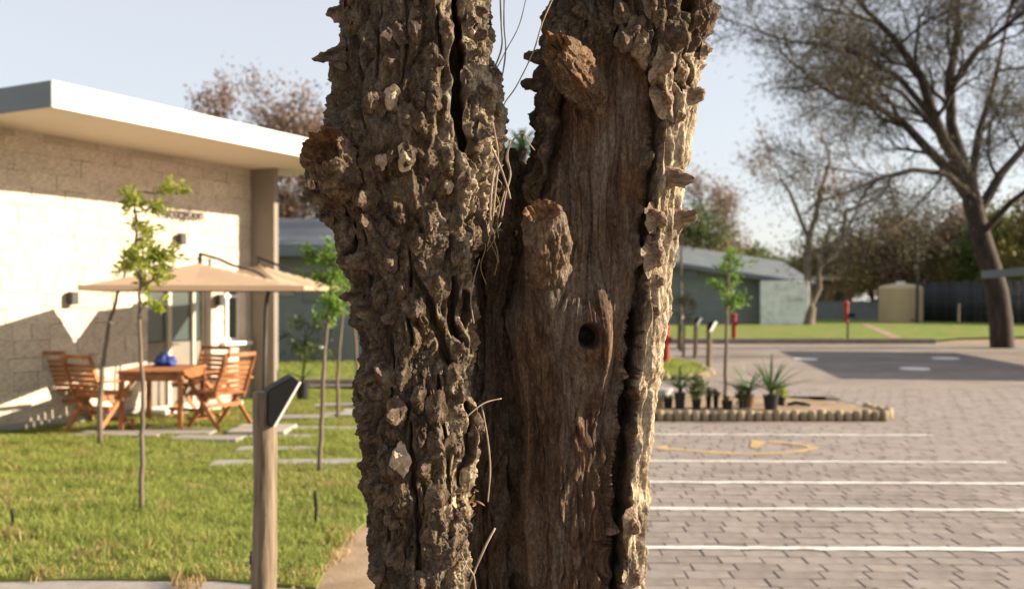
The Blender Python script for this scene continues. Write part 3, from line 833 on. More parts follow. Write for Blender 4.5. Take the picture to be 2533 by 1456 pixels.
def stem_mesh(name, prof, disp, yc=YT, dr=0.92, fine=(1480, -40), step=2.0, nf=300, nb_=70, top=-1150, dmax=None):
    y0, y1 = fine
    ys = np.concatenate([np.arange(HOR + CAMH * FPX / yc + 6, y0, -14.0), np.arange(y0, y1, -step), np.arange(y1, top, -14.0)])
    a = np.array([p[0] for p in prof], float)[::-1]; xl = np.array([p[1] for p in prof], float)[::-1]; xr = np.array([p[2] for p in prof], float)[::-1]
    o = np.argsort(a); a, xl, xr = a[o], xl[o], xr[o]
    k_ = np.ones(9) / 9
    fy = np.arange(top - 60, 2540, 4.0)
    XL = np.convolve(np.pad(np.interp(fy, a, xl), 4, 'edge'), k_, 'valid'); XR = np.convolve(np.pad(np.interp(fy, a, xr), 4, 'edge'), k_, 'valid')
    L_ = np.interp(ys, fy, XL); R_ = np.interp(ys, fy, XR)
    cx = (pX(L_, yc) + pX(R_, yc)) / 2; hw = (pX(R_, yc) - pX(L_, yc)) / 2; hd = hw * dr
    if dmax is not None: hd = np.minimum(hd, dmax)
    th = np.concatenate([np.linspace(-math.pi - 0.25, 0.25, nf, endpoint=False), np.linspace(0.25, math.pi - 0.25, nb_, endpoint=False)])
    T, _ = np.meshgrid(th, ys)
    CX = np.repeat(cx[:, None], len(th), 1); HW = np.repeat(hw[:, None], len(th), 1); HD = np.repeat(hd[:, None], len(th), 1); Z = np.repeat(np.maximum(pZ(ys, yc), -0.03)[:, None], len(th), 1)
    nx = np.cos(T) / HW; ny = np.sin(T) / HD; nl = np.hypot(nx, ny); nx /= nl; ny /= nl
    P = np.stack([CX + HW * np.cos(T), yc + HD * np.sin(T), Z], -1).reshape(-1, 3)
    N = np.stack([nx, ny, np.zeros_like(nx)], -1).reshape(-1, 3)
    px, py = proj(P)
    g = np.zeros(len(P))                       # depth of cracks and holes, cut inwards and away from the front
    d, wood, pale = disp(P, px, py, (N[:, 1] < 0.25), g)
    # ease the steps beside cracks and bark edges so that they do not comb
    nr, nc = len(ys), len(th)
    def vblur(A, k_):
        A = A.reshape(nr, nc); o_ = np.zeros_like(A); n_ = 0
        for s_ in range(-k_, k_ + 1):
            w_ = k_ + 1 - abs(s_); o_ += w_ * A[np.clip(np.arange(nr) + s_, 0, nr - 1)]; n_ += w_
        return (o_ / n_).ravel()
    W2 = wood.reshape(nr, nc); ed = np.zeros((nr, nc)); st = ((W2 > 0.5) != (np.roll(W2, 1, 1) > 0.5)).astype(float) if name == 'stem' else ed
    for s_ in range(-7, 8): ed = np.maximum(ed, np.roll(st, s_, 1))
    for s_ in range(-2, 3): ed = np.maximum(ed, np.roll(ed, s_, 0))
    gm = g.reshape(nr, nc) > 0.006; ge = gm.copy()
    for s_ in range(-5, 6): ge |= np.roll(gm, s_, 1)
    em = np.clip(np.maximum(ed, ge.astype(float)), 0, 1).ravel(); em = vblur(em, 4)
    d = d * (1 - em) + vblur(d, 9) * em; g = g * (1 - em) + vblur(g, 7) * em
    k_c = np.clip(g / 0.02, 0, 1); d = d * (1 - k_c) - 0.012 * k_c; pale = pale * (g < 0.003)      # clean dark inner faces of the cracks
    IN = -N * np.array([0.15, 1, 1]) + np.array([[0, 0.9, 0]]) * (N[:, 1:2] < 0.25); IN /= np.linalg.norm(IN, axis=1)[:, None]
    Q = P + N * d[:, None] + IN * g[:, None]
    nr, nc = len(ys), len(th)
    i = np.arange(nr - 1)[:, None] * nc; j = np.arange(nc)[None, :]; j2 = (np.arange(nc) + 1) % nc
    quads = np.stack([(i + j), (i + j2), (i + nc + j2), (i + nc + j)], -1).reshape(-1, 4)
    ctop = Q[-nc:].mean(0); V = np.concatenate([Q, ctop[None]])
    tr = np.stack([(nr - 1) * nc + np.arange(nc), (nr - 1) * nc + j2, np.full(nc, len(Q))], 1)
    V = V - np.array([[0, YT, 0]])
    me = fast_mesh(name, V, quads, tr)
    at2 = me.attributes.new('wood', 'FLOAT', 'POINT'); at2.data.foreach_set('value', np.concatenate([wood, [0.0]]).astype(np.float32))
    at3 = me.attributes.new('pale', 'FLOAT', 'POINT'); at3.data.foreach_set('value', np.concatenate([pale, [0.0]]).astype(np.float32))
    ob = link(name, me, M['bark'], hero, smooth=True)
    return ob, Q, N, px, g

def bark_relief(P, amp=1.0, seed=0, cw=27.0, ch=11.0):
    """vertical corky plates split by furrows, with lumps on the plates"""
    q = P + 0.018 * np.stack([vnoise(P * 14, seed + 1), vnoise(P * 14, seed + 2), vnoise(P * 9, seed + 3)], 1)
    # long vertical ridges
    A1, A2, AI = voronoi(q * np.array([cw * 0.78, cw * 0.78, ch * 0.30]), seed + 4)
    d = 0.017 * sstep(0.02, 0.30, A2 - A1) + 0.010 * (AI - 0.5) - 0.013
    # each ridge breaks into lumps, one above the other
    F1, F2, ID = voronoi(q * np.array([cw, cw, ch * 1.15]), seed + 6)
    d += 0.012 * sstep(0.0, 0.55, F2 - F1) * (1.15 - F1) + 0.007 * (ID - 0.5) - 0.006
    # thin drying cracks
    G1, G2, I2 = voronoi((q + 0.006 * np.stack([vnoise(P * 60, seed + 31), vnoise(P * 60, seed + 32), vnoise(P * 60, seed + 33)], 1)) * np.array([64, 64, 46.0]), seed + 8)
    d -= 0.0045 * (1 - sstep(0.0, 0.10, G2 - G1)); d += 0.004 * (I2 - 0.5)
    sh = (q[:, 2] * 22 + 2.2 * ID + 1.2 * vnoise(P * 16, seed + 30)) % 1.0
    d += 0.004 * (sh - 0.5)
    d += 0.0042 * fbm(P * np.array([75, 75, 40.0]), seed + 12, 3)
    d += 0.0022 * fbm(P * np.array([210, 210, 110.0]), seed + 15, 3)
    d += 0.009 * fbm(P * 9, seed + 20, 2)
    return d * amp

def groove(g, px, py, front, pts, hw, depth):
    x0 = min(p[0] for p in pts) - 60; x1 = max(p[0] for p in pts) + 60; y0 = min(p[1] for p in pts) - 60; y1 = max(p[1] for p in pts) + 60
    m = front & (px > x0) & (px < x1) & (py > y0) & (py < y1)
    ix = np.where(m)[0]
    if len(ix) == 0: return
    jx = px[ix] + 5 * vnoise(np.stack([px[ix] * .02, py[ix] * .03, px[ix] * 0], 1), 77)
    dist, t = poly_dist(jx, py[ix], pts)
    w = hw * (0.75 + 0.5 * vnoise(np.stack([py[ix] * .03, px[ix] * 0, px[ix] * 0 + hw], 1), 78)) * (0.35 + 0.65 * np.sin(np.clip(t, 0.03, 0.97) * math.pi) ** 0.4)
    g[ix] += depth * (1 - sstep(w * 0.72, w * 1.12, dist))

def pit(g, px, py, front, cx, cy, rx, ry, depth, soft=0.45):
    m = np.where(front & (np.abs(px - cx) < 2.5 * rx) & (np.abs(py - cy) < 2.5 * ry))[0]
    r_ = np.hypot((px[m] - cx) / rx, (py[m] - cy) / ry) + 0.12 * vnoise(np.stack([px[m] * .06, py[m] * .06, px[m] * 0], 1), 91)
    g[m] += depth * (1 - sstep(1 - soft, 1 + soft * 0.3, r_))

# ---- left stem, knobbly all round
LP = [(-1150, 800, 1050), (-500, 835, 1110), (-100, 852, 1185), (0, 856, 1190), (100, 852, 1205), (200, 838, 1225), (290, 815, 1240), (350, 800, 1242), (400, 796, 1230), (460, 800, 1215),
      (520, 810, 1200), (600, 838, 1185), (680, 862, 1175), (780, 882, 1165), (860, 900, 1165), (950, 905, 1172), (1050, 908, 1182), (1150, 912, 1180), (1250, 920, 1160),
      (1350, 920, 1150), (1456, 920, 1150), (1700, 905, 1160), (2100, 870, 1170), (2300, 830, 1190), (2470, 760, 1230)]
LG = [([(1130, -60), (1131, 60), (1132, 150), (1130, 230), (1142, 300), (1158, 362)], 17, 0.12),
      ([(1001, -40), (1000, 60), (998, 200)], 5, 0.016), ([(868, 0), (874, 90), (884, 170), (893, 240), (905, 320)], 6, 0.018),
      ([(1078, 20), (1088, 110), (1095, 190)], 6, 0.016), ([(940, 10), (935, 110), (930, 190)], 5, 0.014),
      ([(1062, 740), (1072, 800), (1100, 860), (1118, 915)], 9, 0.03), ([(1112, 690), (1120, 770), (1135, 850)], 11, 0.045), ([(1150, 700), (1152, 790), (1150, 870)], 8, 0.03),
      ([(1016, 1050), (1020, 1150), (1032, 1290), (1034, 1470)], 8, 0.03), ([(832, 470), (858, 540), (872, 600), (880, 660)], 12, 0.035), ([(925, 455), (950, 490), (1000, 505), (1050, 480), (1110, 440)], 5, 0.008),
      ([(900, 560), (912, 640), (915, 720), (910, 800)], 5, 0.016), ([(1010, 620), (1015, 700), (1012, 780), (1020, 850)], 5, 0.016), ([(960, 830), (975, 900), (970, 980)], 5, 0.016),
      ([(1085, 930), (1090, 1010), (1100, 1090)], 6, 0.02), ([(950, 1260), (960, 1340), (955, 1456)], 5, 0.016), ([(1100, 1090), (1110, 1170), (1120, 1220)], 5, 0.02),
      ([(1150, 940), (1160, 1030), (1160, 1130), (1140, 1200)], 7, 0.03)]
KNOBS_L = [(826, 38, 40, 0), (818, 128, 40, 0), (842, 150, 24, 0), (778, 492, 30, 0), (808, 545, 22, 0), (856, 662, 36, 0), (872, 730, 30, 0), (884, 800, 26, 0), (898, 925, 44, 0), (900, 1034, 40, 0), (898, 1056, 34, 0), (914, 1092, 24, 0), (918, 1150, 20, 0), (918, 1207, 38, 0),
           (946, 78, 24, 1), (1000, 84, 34, 0), (1035, 80, 26, 0), (968, 142, 40, 0), (912, 100, 26, 0), (1096, 62, 34, 0), (1076, 112, 26, 0), (1100, 150, 34, 0), (966, 243, 46, 1), (912, 244, 40, 0), (1036, 242, 42, 0), (1070, 262, 30, 0), (1000, 296, 40, 0), (1042, 300, 30, 0), (1090, 240, 28, 0),
           (942, 402, 28, 1), (1000, 397, 36, 1), (1030, 385, 24, 0), (975, 392, 22, 0), (890, 500, 44, 0), (905, 560, 34, 0), (978, 600, 48, 0), (1042, 602, 34, 0), (1075, 560, 34, 0), (902, 655, 50, 0), (955, 640, 34, 0), (986, 722, 38, 0), (1092, 706, 52, 0), (930, 720, 34, 0), (1040, 660, 30, 0),
           (962, 802, 40, 0), (1036, 775, 46, 0), (900, 760, 34, 0), (1076, 830, 30, 0), (1146, 855, 38, 0), (942, 905, 54, 0), (1000, 935, 38, 0), (922, 975, 42, 0), (978, 1012, 48, 0), (1072, 1016, 48, 0), (1030, 980, 30, 0), (1150, 985, 36, 0), (1120, 930, 36, 0),
           (976, 1142, 46, 1), (935, 1120, 30, 0), (1086, 1092, 44, 0), (1050, 1150, 30, 0), (1130, 1100, 34, 0), (945, 1212, 50, 0), (990, 1218, 34, 0), (1085, 1240, 44, 0), (1105, 1300, 46, 0), (1060, 1330, 40, 0), (960, 1300, 34, 0), (1110, 1390, 50, 0), (965, 1372, 46, 0), (935, 1405, 34, 0), (1045, 1430, 36, 0),
           (1205, 25, 40, 0), (1200, 78, 34, 0), (1190, 130, 30, 0), (1228, 168, 30, 0), (1215, 240, 34, 0), (1235, 285, 28, 0), (1170, 190, 30, 0), (1180, 60, 26, 0), (1195, 320, 34, 0), (1160, 460, 34, 0), (1130, 560, 34, 0), (1140, 640, 30, 0)]
KNOBS_R = [(1738, 60, 26, 0), (1736, 130, 28, 0), (1722, 244, 40, 0), (1692, 300, 24, 0), (1668, 102, 46, 0), (1640, 148, 58, 0), (1664, 244, 66, 0), (1672, 440, 50, 0), (1680, 552, 46, 0), (1640, 545, 50, 0), (1636, 645, 58, 0), (1640, 700, 36, 0), (1630, 765, 40, 0),
           (1580, 1300, 50, 0), (1578, 1420, 48, 0), (1360, 42, 34, 0), (1312, 140, 32, 0), (1322, 206, 42, 0), (1700, 180, 30, 0), (1690, 60, 34, 0),
           (1430, 22, 30, 0), (1500, 62, 34, 0), (1545, 25, 34, 0), (1585, 72, 40, 0), (1605, 15, 40, 0), (1640, 45, 34, 0), (1405, 70, 30, 0), (1460, 85, 26, 0), (1540, 108, 38, 0), (1590, 125, 36, 0), (1350, 300, 28, 0), (1345, 360, 26, 0)]

def disp_L(P, px, py, front, g):
    d = bark_relief(P, 1.15, 10)
    d += 0.004
    for pts, hw, dep in LG: groove(g, px, py, front, pts, hw, dep)
    # smoother corky patches between the knobs
    for (cx, cy, rx, ry) in ((960, 330, 70, 50), (1020, 470, 60, 40), (1075, 650, 50, 40), (925, 190, 40, 30)):
        m = front & (np.hypot((px - cx) / rx, (py - cy) / ry) < 1)
        d[m] = d[m] * 0.55 - 0.002
    for (cx, cy, s, f) in KNOBS_L:
        d += np.where(front, 0.011 * np.exp(-(((px - cx) / (s * 0.62)) ** 2 + ((py - cy) / (s * 0.9)) ** 2)), 0)
    # the collar of the lost branch on the left
    d += np.where(front, 0.03 * np.exp(-(((px - 810) / 55) ** 2 + ((py - 410) / 80) ** 2)), 0)
    pale = (0.75 * sstep(1040, 1150, px) + 0.0 * px) * front * sstep(-0.5, 0.5, fbm(P * 22, 97, 3))  # sunlit right side, painted paler into the bark colour
    return d, np.zeros(len(P)), pale
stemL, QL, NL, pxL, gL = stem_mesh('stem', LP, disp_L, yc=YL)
stemL['label'] = 'stem covered all round in grey-brown knobbly bark'

# ---- right stem, bark worn away to bare wood in front
RP = [(-1150, 1480, 1840), (-500, 1420, 1790), (-100, 1378, 1755), (0, 1368, 1750), (100, 1352, 1742), (180, 1335, 1722), (260, 1332, 1700), (340, 1330, 1690), (420, 1312, 1680), (500, 1292, 1668), (600, 1278, 1656),
      (700, 1245, 1642), (780, 1205, 1632), (840, 1215, 1622), (900, 1238, 1614), (1000, 1250, 1600), (1100, 1254, 1590), (1200, 1250, 1586), (1300, 1255, 1578), (1400, 1264, 1576), (1470, 1268, 1575), (1800, 1260, 1600), (2150, 1230, 1650), (2300, 1200, 1700), (2470, 1150, 1790)]
WOOD = [(1385, 150), (1440, 128), (1500, 112), (1560, 128), (1600, 170), (1622, 210), (1627, 330), (1618, 450), (1602, 560), (1592, 680), (1580, 760), (1570, 850), (1560, 950), (1548, 1100), (1540, 1250), (1530, 1400), (1524, 1600), (1520, 2000),
        (1180, 2000), (1190, 1456), (1185, 1100), (1170, 850), (1150, 770), (1200, 700), (1270, 560), (1330, 480), (1352, 420), (1372, 330), (1384, 240)]
def disp_R(P, px, py, front, g):
    n1 = vnoise(np.stack([px * .025, py * .025, px * 0], 1), 51) * 10 + vnoise(np.stack([px * .09, py * .06, px * 0], 1), 52) * 5
    ww = inside(px + n1, py + n1 * 0.8, WOOD) & front
    wood = ww.astype(float)
    bark = bark_relief(P, 1.1, 40, cw=34, ch=7.0)
    slab = np.where((px > 1500) & (py > 150), 1.0, 0.0)
    bark = bark * (1 - 0.62 * slab) + 0.009 * slab * fbm(P * np.array([55, 55, 6.0]), 64, 3)
    bark += 0.006 * fbm(P * np.array([90, 90, 9.0]), 61, 2)           # stringy, split along the grain
    # grain that bends round the knot and the stubs
    wx = np.zeros(len(P))
    for (kx, ky, rr) in ((1456, 828, 70), (1350, 640, 90), (1200, 790, 60)):
        g_ = np.exp(-(((px - kx) / rr) ** 2 + ((py - ky) / (rr * 2.2)) ** 2)); wx += g_ * np.sign(px - kx) * rr * 0.35
    U = np.stack([(px - wx) / 1040.0, P[:, 1] * 0.4, P[:, 2]], 1)
    W = 0.0035 * fbm(U * np.array([60, 30, 4.0]), 63, 4) + 0.0014 * fbm(U * np.array([190, 60, 14.0]), 66, 3) + 0.016 * fbm(U * np.array([9, 6, 3.0]), 69, 2)
    F1, F2, ID = voronoi((U + 0.02 * np.stack([vnoise(U * np.array([20, 9, 8.0]), 35), U[:, 0] * 0, vnoise(U * 9, 36)], 1)) * np.array([24, 10, 3.4]), 71)
    W += 0.0045 * sstep(0.0, 0.07, F2 - F1) - 0.0045 + 0.006 * (ID - 0.5)
    low = sstep(880, 1080, py)                                         # worm-eaten towards the foot
    G1, G2, I2 = voronoi((U + 0.012 * np.stack([vnoise(U * 30, 37), U[:, 0] * 0, vnoise(U * 22, 38)], 1)) * np.array([38, 20, 11.0]), 74)
    W += low * (0.010 * sstep(0.04, 0.4, G2 - G1) - 0.009 + 0.008 * (I2 - 0.5))
    W -= 0.034
    W -= 0.018 * np.exp(-((px - 1530) / 45) ** 2) * sstep(200, 500, py)     # hollowed beside the bark slab
    d = np.where(ww, W, bark + 0.006)
    # thick free edge of the bark slab on the sunny side
    d += np.where(front & ~ww & (px > 1500) & (py > 160), 0.010, 0)
    F = front
    groove(g, px, py, F, [(1612, 170), (1628, 240), (1630, 330), (1620, 450), (1605, 560), (1594, 680), (1582, 760), (1574, 850)], 10, 0.05)
    groove(g, px, py, F, [(1580, 780), (1572, 860), (1562, 950), (1550, 1100), (1542, 1250), (1533, 1400), (1524, 1560)], 17, 0.11)
    groove(g, px, py, F, [(1386, 230), (1374, 330), (1352, 430), (1325, 490)], 11, 0.05)
    groove(g, px, py, F, [(1420, 690), (1385, 745), (1366, 800), (1364, 860), (1372, 930)], 4, 0.012)
    groove(g, px, py, F, [(1350, 1180), (1352, 1300), (1356, 1480)], 4, 0.016)
    groove(g, px, py, F, [(1515, -30), (1520, 60), (1524, 118)], 6, 0.02)
    groove(g, px, py, F, [(1652, 10), (1650, 90), (1668, 160), (1680, 240)], 6, 0.022)
    groove(g, px, py, F, [(1690, 70), (1696, 150), (1690, 230)], 5, 0.018)
    groove(g, px, py, F, [(1560, 900), (1535, 1000), (1515, 1060)], 3, 0.008)
    groove(g, px, py, F, [(1260, 900), (1285, 1000), (1290, 1100), (1282, 1250), (1290, 1460)], 5, 0.016)
    groove(g, px, py, F, [(1300, 1000), (1302, 1080), (1298, 1150)], 3, -0.010)
    groove(g, px, py, F, [(1330, 850), (1320, 900), (1325, 960)], 3, 0.010)
    # knot with a hole
    g_ = np.where(F, np.exp(-(((px - 1450) / 52) ** 2 + ((py - 835) / 66) ** 2)), 0); d += 0.034 * g_
    pit(g, px, py, F, 1458, 832, 25, 29, 0.10, 0.25)
    pit(g, px, py, F, 1708, 8, 17, 22, 0.06, 0.25)
    pit(g, px, py, F, 1192, 792, 12, 12, 0.02)
    for (cx, cy, rx, ry, dp) in ((1456, 1120, 34, 48, 0.014), (1496, 1312, 11, 40, 0.03), (1512, 1400, 16, 46, 0.035), (1488, 1195, 7, 26, 0.022), (1446, 1300, 9, 34, 0.016), (1400, 1250, 7, 40, 0.012),
                                 (1475, 1250, 12, 30, 0.014), (1510, 1130, 8, 40, 0.014), (1430, 1400, 16, 30, 0.014), (1380, 1130, 8, 20, 0.01), (1275, 1218, 7, 8, 0.014), (1490, 1450, 12, 26, 0.02),
                                 (1535, 545, 8, 14, 0.012), (1520, 640, 6, 20, 0.01), (1480, 1010, 9, 24, 0.01)):
        pit(g, px, py, F, cx, cy, rx, ry, dp)
    for (cx, cy, s, f) in KNOBS_R:
        d += np.where(F & (g < 0.004) & ~ww & (py < 130), 0.008 * np.exp(-(((px - cx) / (s * 0.6)) ** 2 + ((py - cy) / (s * 0.8)) ** 2)), 0)
    d += np.where(F & ww, 0.042 * np.exp(-(((px - 1508) / 40) ** 2 + ((py - 850) / 150) ** 2)), 0)      # swollen wood round the knot
    # swelling under the front stub
    d += np.where(F, 0.05 * np.exp(-(((px - 1345) / 62) ** 2 + ((py - 690) / 90) ** 2)), 0)
    d += np.where(F, 0.03 * np.exp(-(((px - 1430) / 60) ** 2 + ((py - 240) / 60) ** 2)), 0)
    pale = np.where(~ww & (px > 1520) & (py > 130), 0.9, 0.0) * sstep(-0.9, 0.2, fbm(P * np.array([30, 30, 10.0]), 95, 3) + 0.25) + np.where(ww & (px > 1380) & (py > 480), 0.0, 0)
    return d, wood, pale
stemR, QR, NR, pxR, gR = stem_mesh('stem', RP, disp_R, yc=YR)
stemR['label'] = 'stem stripped to bare brown wood with a pale bark slab on one side'

# ---- dark stringy core between the stems
CP_ = [(372, 1200, 1285), (420, 1160, 1305), (520, 1140, 1305), (700, 1130, 1290), (900, 1120, 1290), (1100, 1120, 1290), (1300, 1120, 1290), (1500, 1115, 1290), (2000, 1080, 1320), (2470, 1020, 1360)]
def disp_C(P, px, py, front, g):
    d = 0.010 * fbm(P * np.array([70, 70, 7.0]), 81, 4) + bark_relief(P, 0.9, 83, cw=30, ch=8)
    d += 0.05 * np.exp(-(((px - 1190) / 60) ** 2)) * sstep(860, 640, py)
    d -= np.where(front, 0.05 * sstep(1190, 1260, py) * np.exp(-((px - 1185) / 40) ** 2), 0)
    return d, 0.35 + 0.4 * (fbm(P * 15, 85, 2) > 0), np.zeros(len(P))
stemC, QC, NC, pxC, gC = stem_mesh('stem_core', CP_, disp_C, yc=YK, dr=1.0, fine=(1480, 372), step=3.0, nf=160, nb_=30, top=371, dmax=0.075)

# ---- knobs: each a cone of cork on an oval foot
def knob_mesh(i, broken):
    rg = np.random.default_rng(500 + i); ns, nr = 26, 16
    h = rg.uniform(0.55, 0.95) if not broken else rg.uniform(0.45, 0.7)
    fl = rg.uniform(0.72, 0.98); bend = rg.uniform(-.25, .25, 2); a = np.arange(ns) / ns * 2 * math.pi
    V = []
    tipr = rg.uniform(0.22, 0.5) if not broken else rg.uniform(0.45, 0.6)
    ph = rg.uniform(0, 6.28, 3); lob = rg.integers(3, 6)
    for k_ in range(nr):
        t = k_ / (nr - 1)
        r_ = tipr + (1 - tipr) * (1 - t) ** rg.uniform(0.75, 1.0)
        if t < 0.3: r_ *= 1 + 0.55 * (1 - t / 0.3) ** 2
        if t > 0.92: r_ *= 0.72
        r_ *= 1 + 0.06 * math.sin(t * 15 + ph[2])
        rr = r_ * 0.5 * (1 + 0.10 * np.sin(a * lob + ph[0] + t * 1.5) + 0.05 * np.sin(a * 9 + ph[1]))
        z = -0.28 + (h + 0.28) * t
        V.append(np.stack([rr * np.cos(a) * fl + bend[0] * t * t * 0.5, rr * np.sin(a) * 1.12 + bend[1] * t * t * 0.5, np.full(ns, z) + 0.02 * np.sin(a * 5 + t * 9)], 1))
    V = np.concatenate(V); V += 0.13 * np.stack([vnoise(V * 2.6 + i, 3), vnoise(V * 2.6 + i, 4), vnoise(V * 2.6 + i, 5)], 1) + 0.05 * np.stack([vnoise(V * 8 + i, 6), vnoise(V * 8 + i, 7), vnoise(V * 8 + i, 8)], 1)
    tip = V[-ns:].mean(0) + np.array([0, 0, -0.05 if broken else 0.06])
    Q = [(k_ * ns + j, k_ * ns + (j + 1) % ns, (k_ + 1) * ns + (j + 1) % ns, (k_ + 1) * ns + j) for k_ in range(nr - 1) for j in range(ns)]
    T = [((nr - 1) * ns + j, (nr - 1) * ns + (j + 1) % ns, nr * ns) for j in range(ns)]
    me = fast_mesh('knob', np.concatenate([V, tip[None]]), Q, T); me.materials.append(M['knob_pale' if broken else 'knobm'])
    me.polygons.foreach_set('use_smooth', [True] * len(me.polygons)); return me
KM2 = []
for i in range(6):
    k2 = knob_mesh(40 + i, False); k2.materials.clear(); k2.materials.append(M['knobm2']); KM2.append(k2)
KM = [knob_mesh(i, False) for i in range(10)]; KB = [knob_mesh(20 + i, True) for i in range(4)]
krg = random.Random(11)
def add_knob(stem, P, N, size, pale, hgt=1.0, bleached_lit=False):
    o = bpy.data.objects.new('knob', krg.choice(KB if pale else (KM2 if bleached_lit else KM))); COL.objects.link(o); o.parent = stem
    n = (Vector(N) + Vector((krg.uniform(-.22, .22), krg.uniform(-.15, .15), krg.uniform(-.35, .25)))).normalized()
    q = n.to_track_quat('Z', 'Y')
    o.rotation_mode = 'QUATERNION'
    o.rotation_quaternion = q @ Matrix.Rotation(krg.uniform(-.5, .5), 3, 'Z').to_quaternion()
    o.location = Vector(P) - Vector((0, YT, 0)) - n * size * 0.14
    o.scale = (size, size * krg.uniform(1.0, 1.35), size * hgt * krg.uniform(0.75, 1.1))
def place(stem, Q, N, g, lst, hs=1.0):
    fr = np.where((N[:, 1] < 0.12) & (g < 0.004))[0]
    qx, qy = proj(Q[fr])
    for (x, y, s, pale) in lst:
        dd = (qx - x) ** 2 + (qy - y) ** 2; nr_ = np.where(dd < 13 ** 2)[0]
        k_ = fr[nr_[np.argmin(Q[fr[nr_], 1])]] if len(nr_) else fr[np.argmin(dd)]
        rim = (stem is stemL and x < 920) or (stem is stemR and (x < 1330 or (x > 1664 and s > 38)))      # the ones seen in profile stand out further
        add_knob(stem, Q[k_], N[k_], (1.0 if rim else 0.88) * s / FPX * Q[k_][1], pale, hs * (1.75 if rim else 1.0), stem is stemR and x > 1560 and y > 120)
place(stemL, QL, NL, gL, KNOBS_L); place(stemR, QR, NR, gR, KNOBS_R, 0.9)
# smaller knobs in between, and on the sides and back
def scatter(stem, Q, N, n, lst, smin, smax, ok, seed):
    rg = np.random.default_rng(seed); pts = [(x, y) for x, y, s, p_ in lst]; got = 0; tries = 0; used = []
    qx, qy = proj(Q)
    cand = np.where(ok(Q, N, qx, qy))[0]
    while got < n and tries < 6000 and len(cand):
        tries += 1; k_ = rg.choice(cand); p_ = Q[k_]
        if any((p_ - u) @ (p_ - u) < 0.034 ** 2 for u in used): continue
        if N[k_, 1] < 0 and any((qx[k_] - x) ** 2 + (qy[k_] - y) ** 2 < 38 ** 2 for x, y in pts): continue
        used.append(p_); got += 1
        add_knob(stem, p_, N[k_], rg.uniform(smin, smax), rg.uniform() < 0.02, rg.uniform(0.4, 0.8))
scatter(stemL, QL, NL, 60, KNOBS_L, 0.018, 0.030, lambda Q, N, x, y: (Q[:, 2] > 0.85) & (Q[:, 2] < 2.6), 3)
scatter(stemR, QR, NR, 30, KNOBS_R, 0.018, 0.034, lambda Q, N, x, y: (Q[:, 2] > 0.85) & (Q[:, 2] < 2.6) & ((N[:, 1] > 0.0) | (y < 100) | ((x > 1640) & (y < 700))), 4)

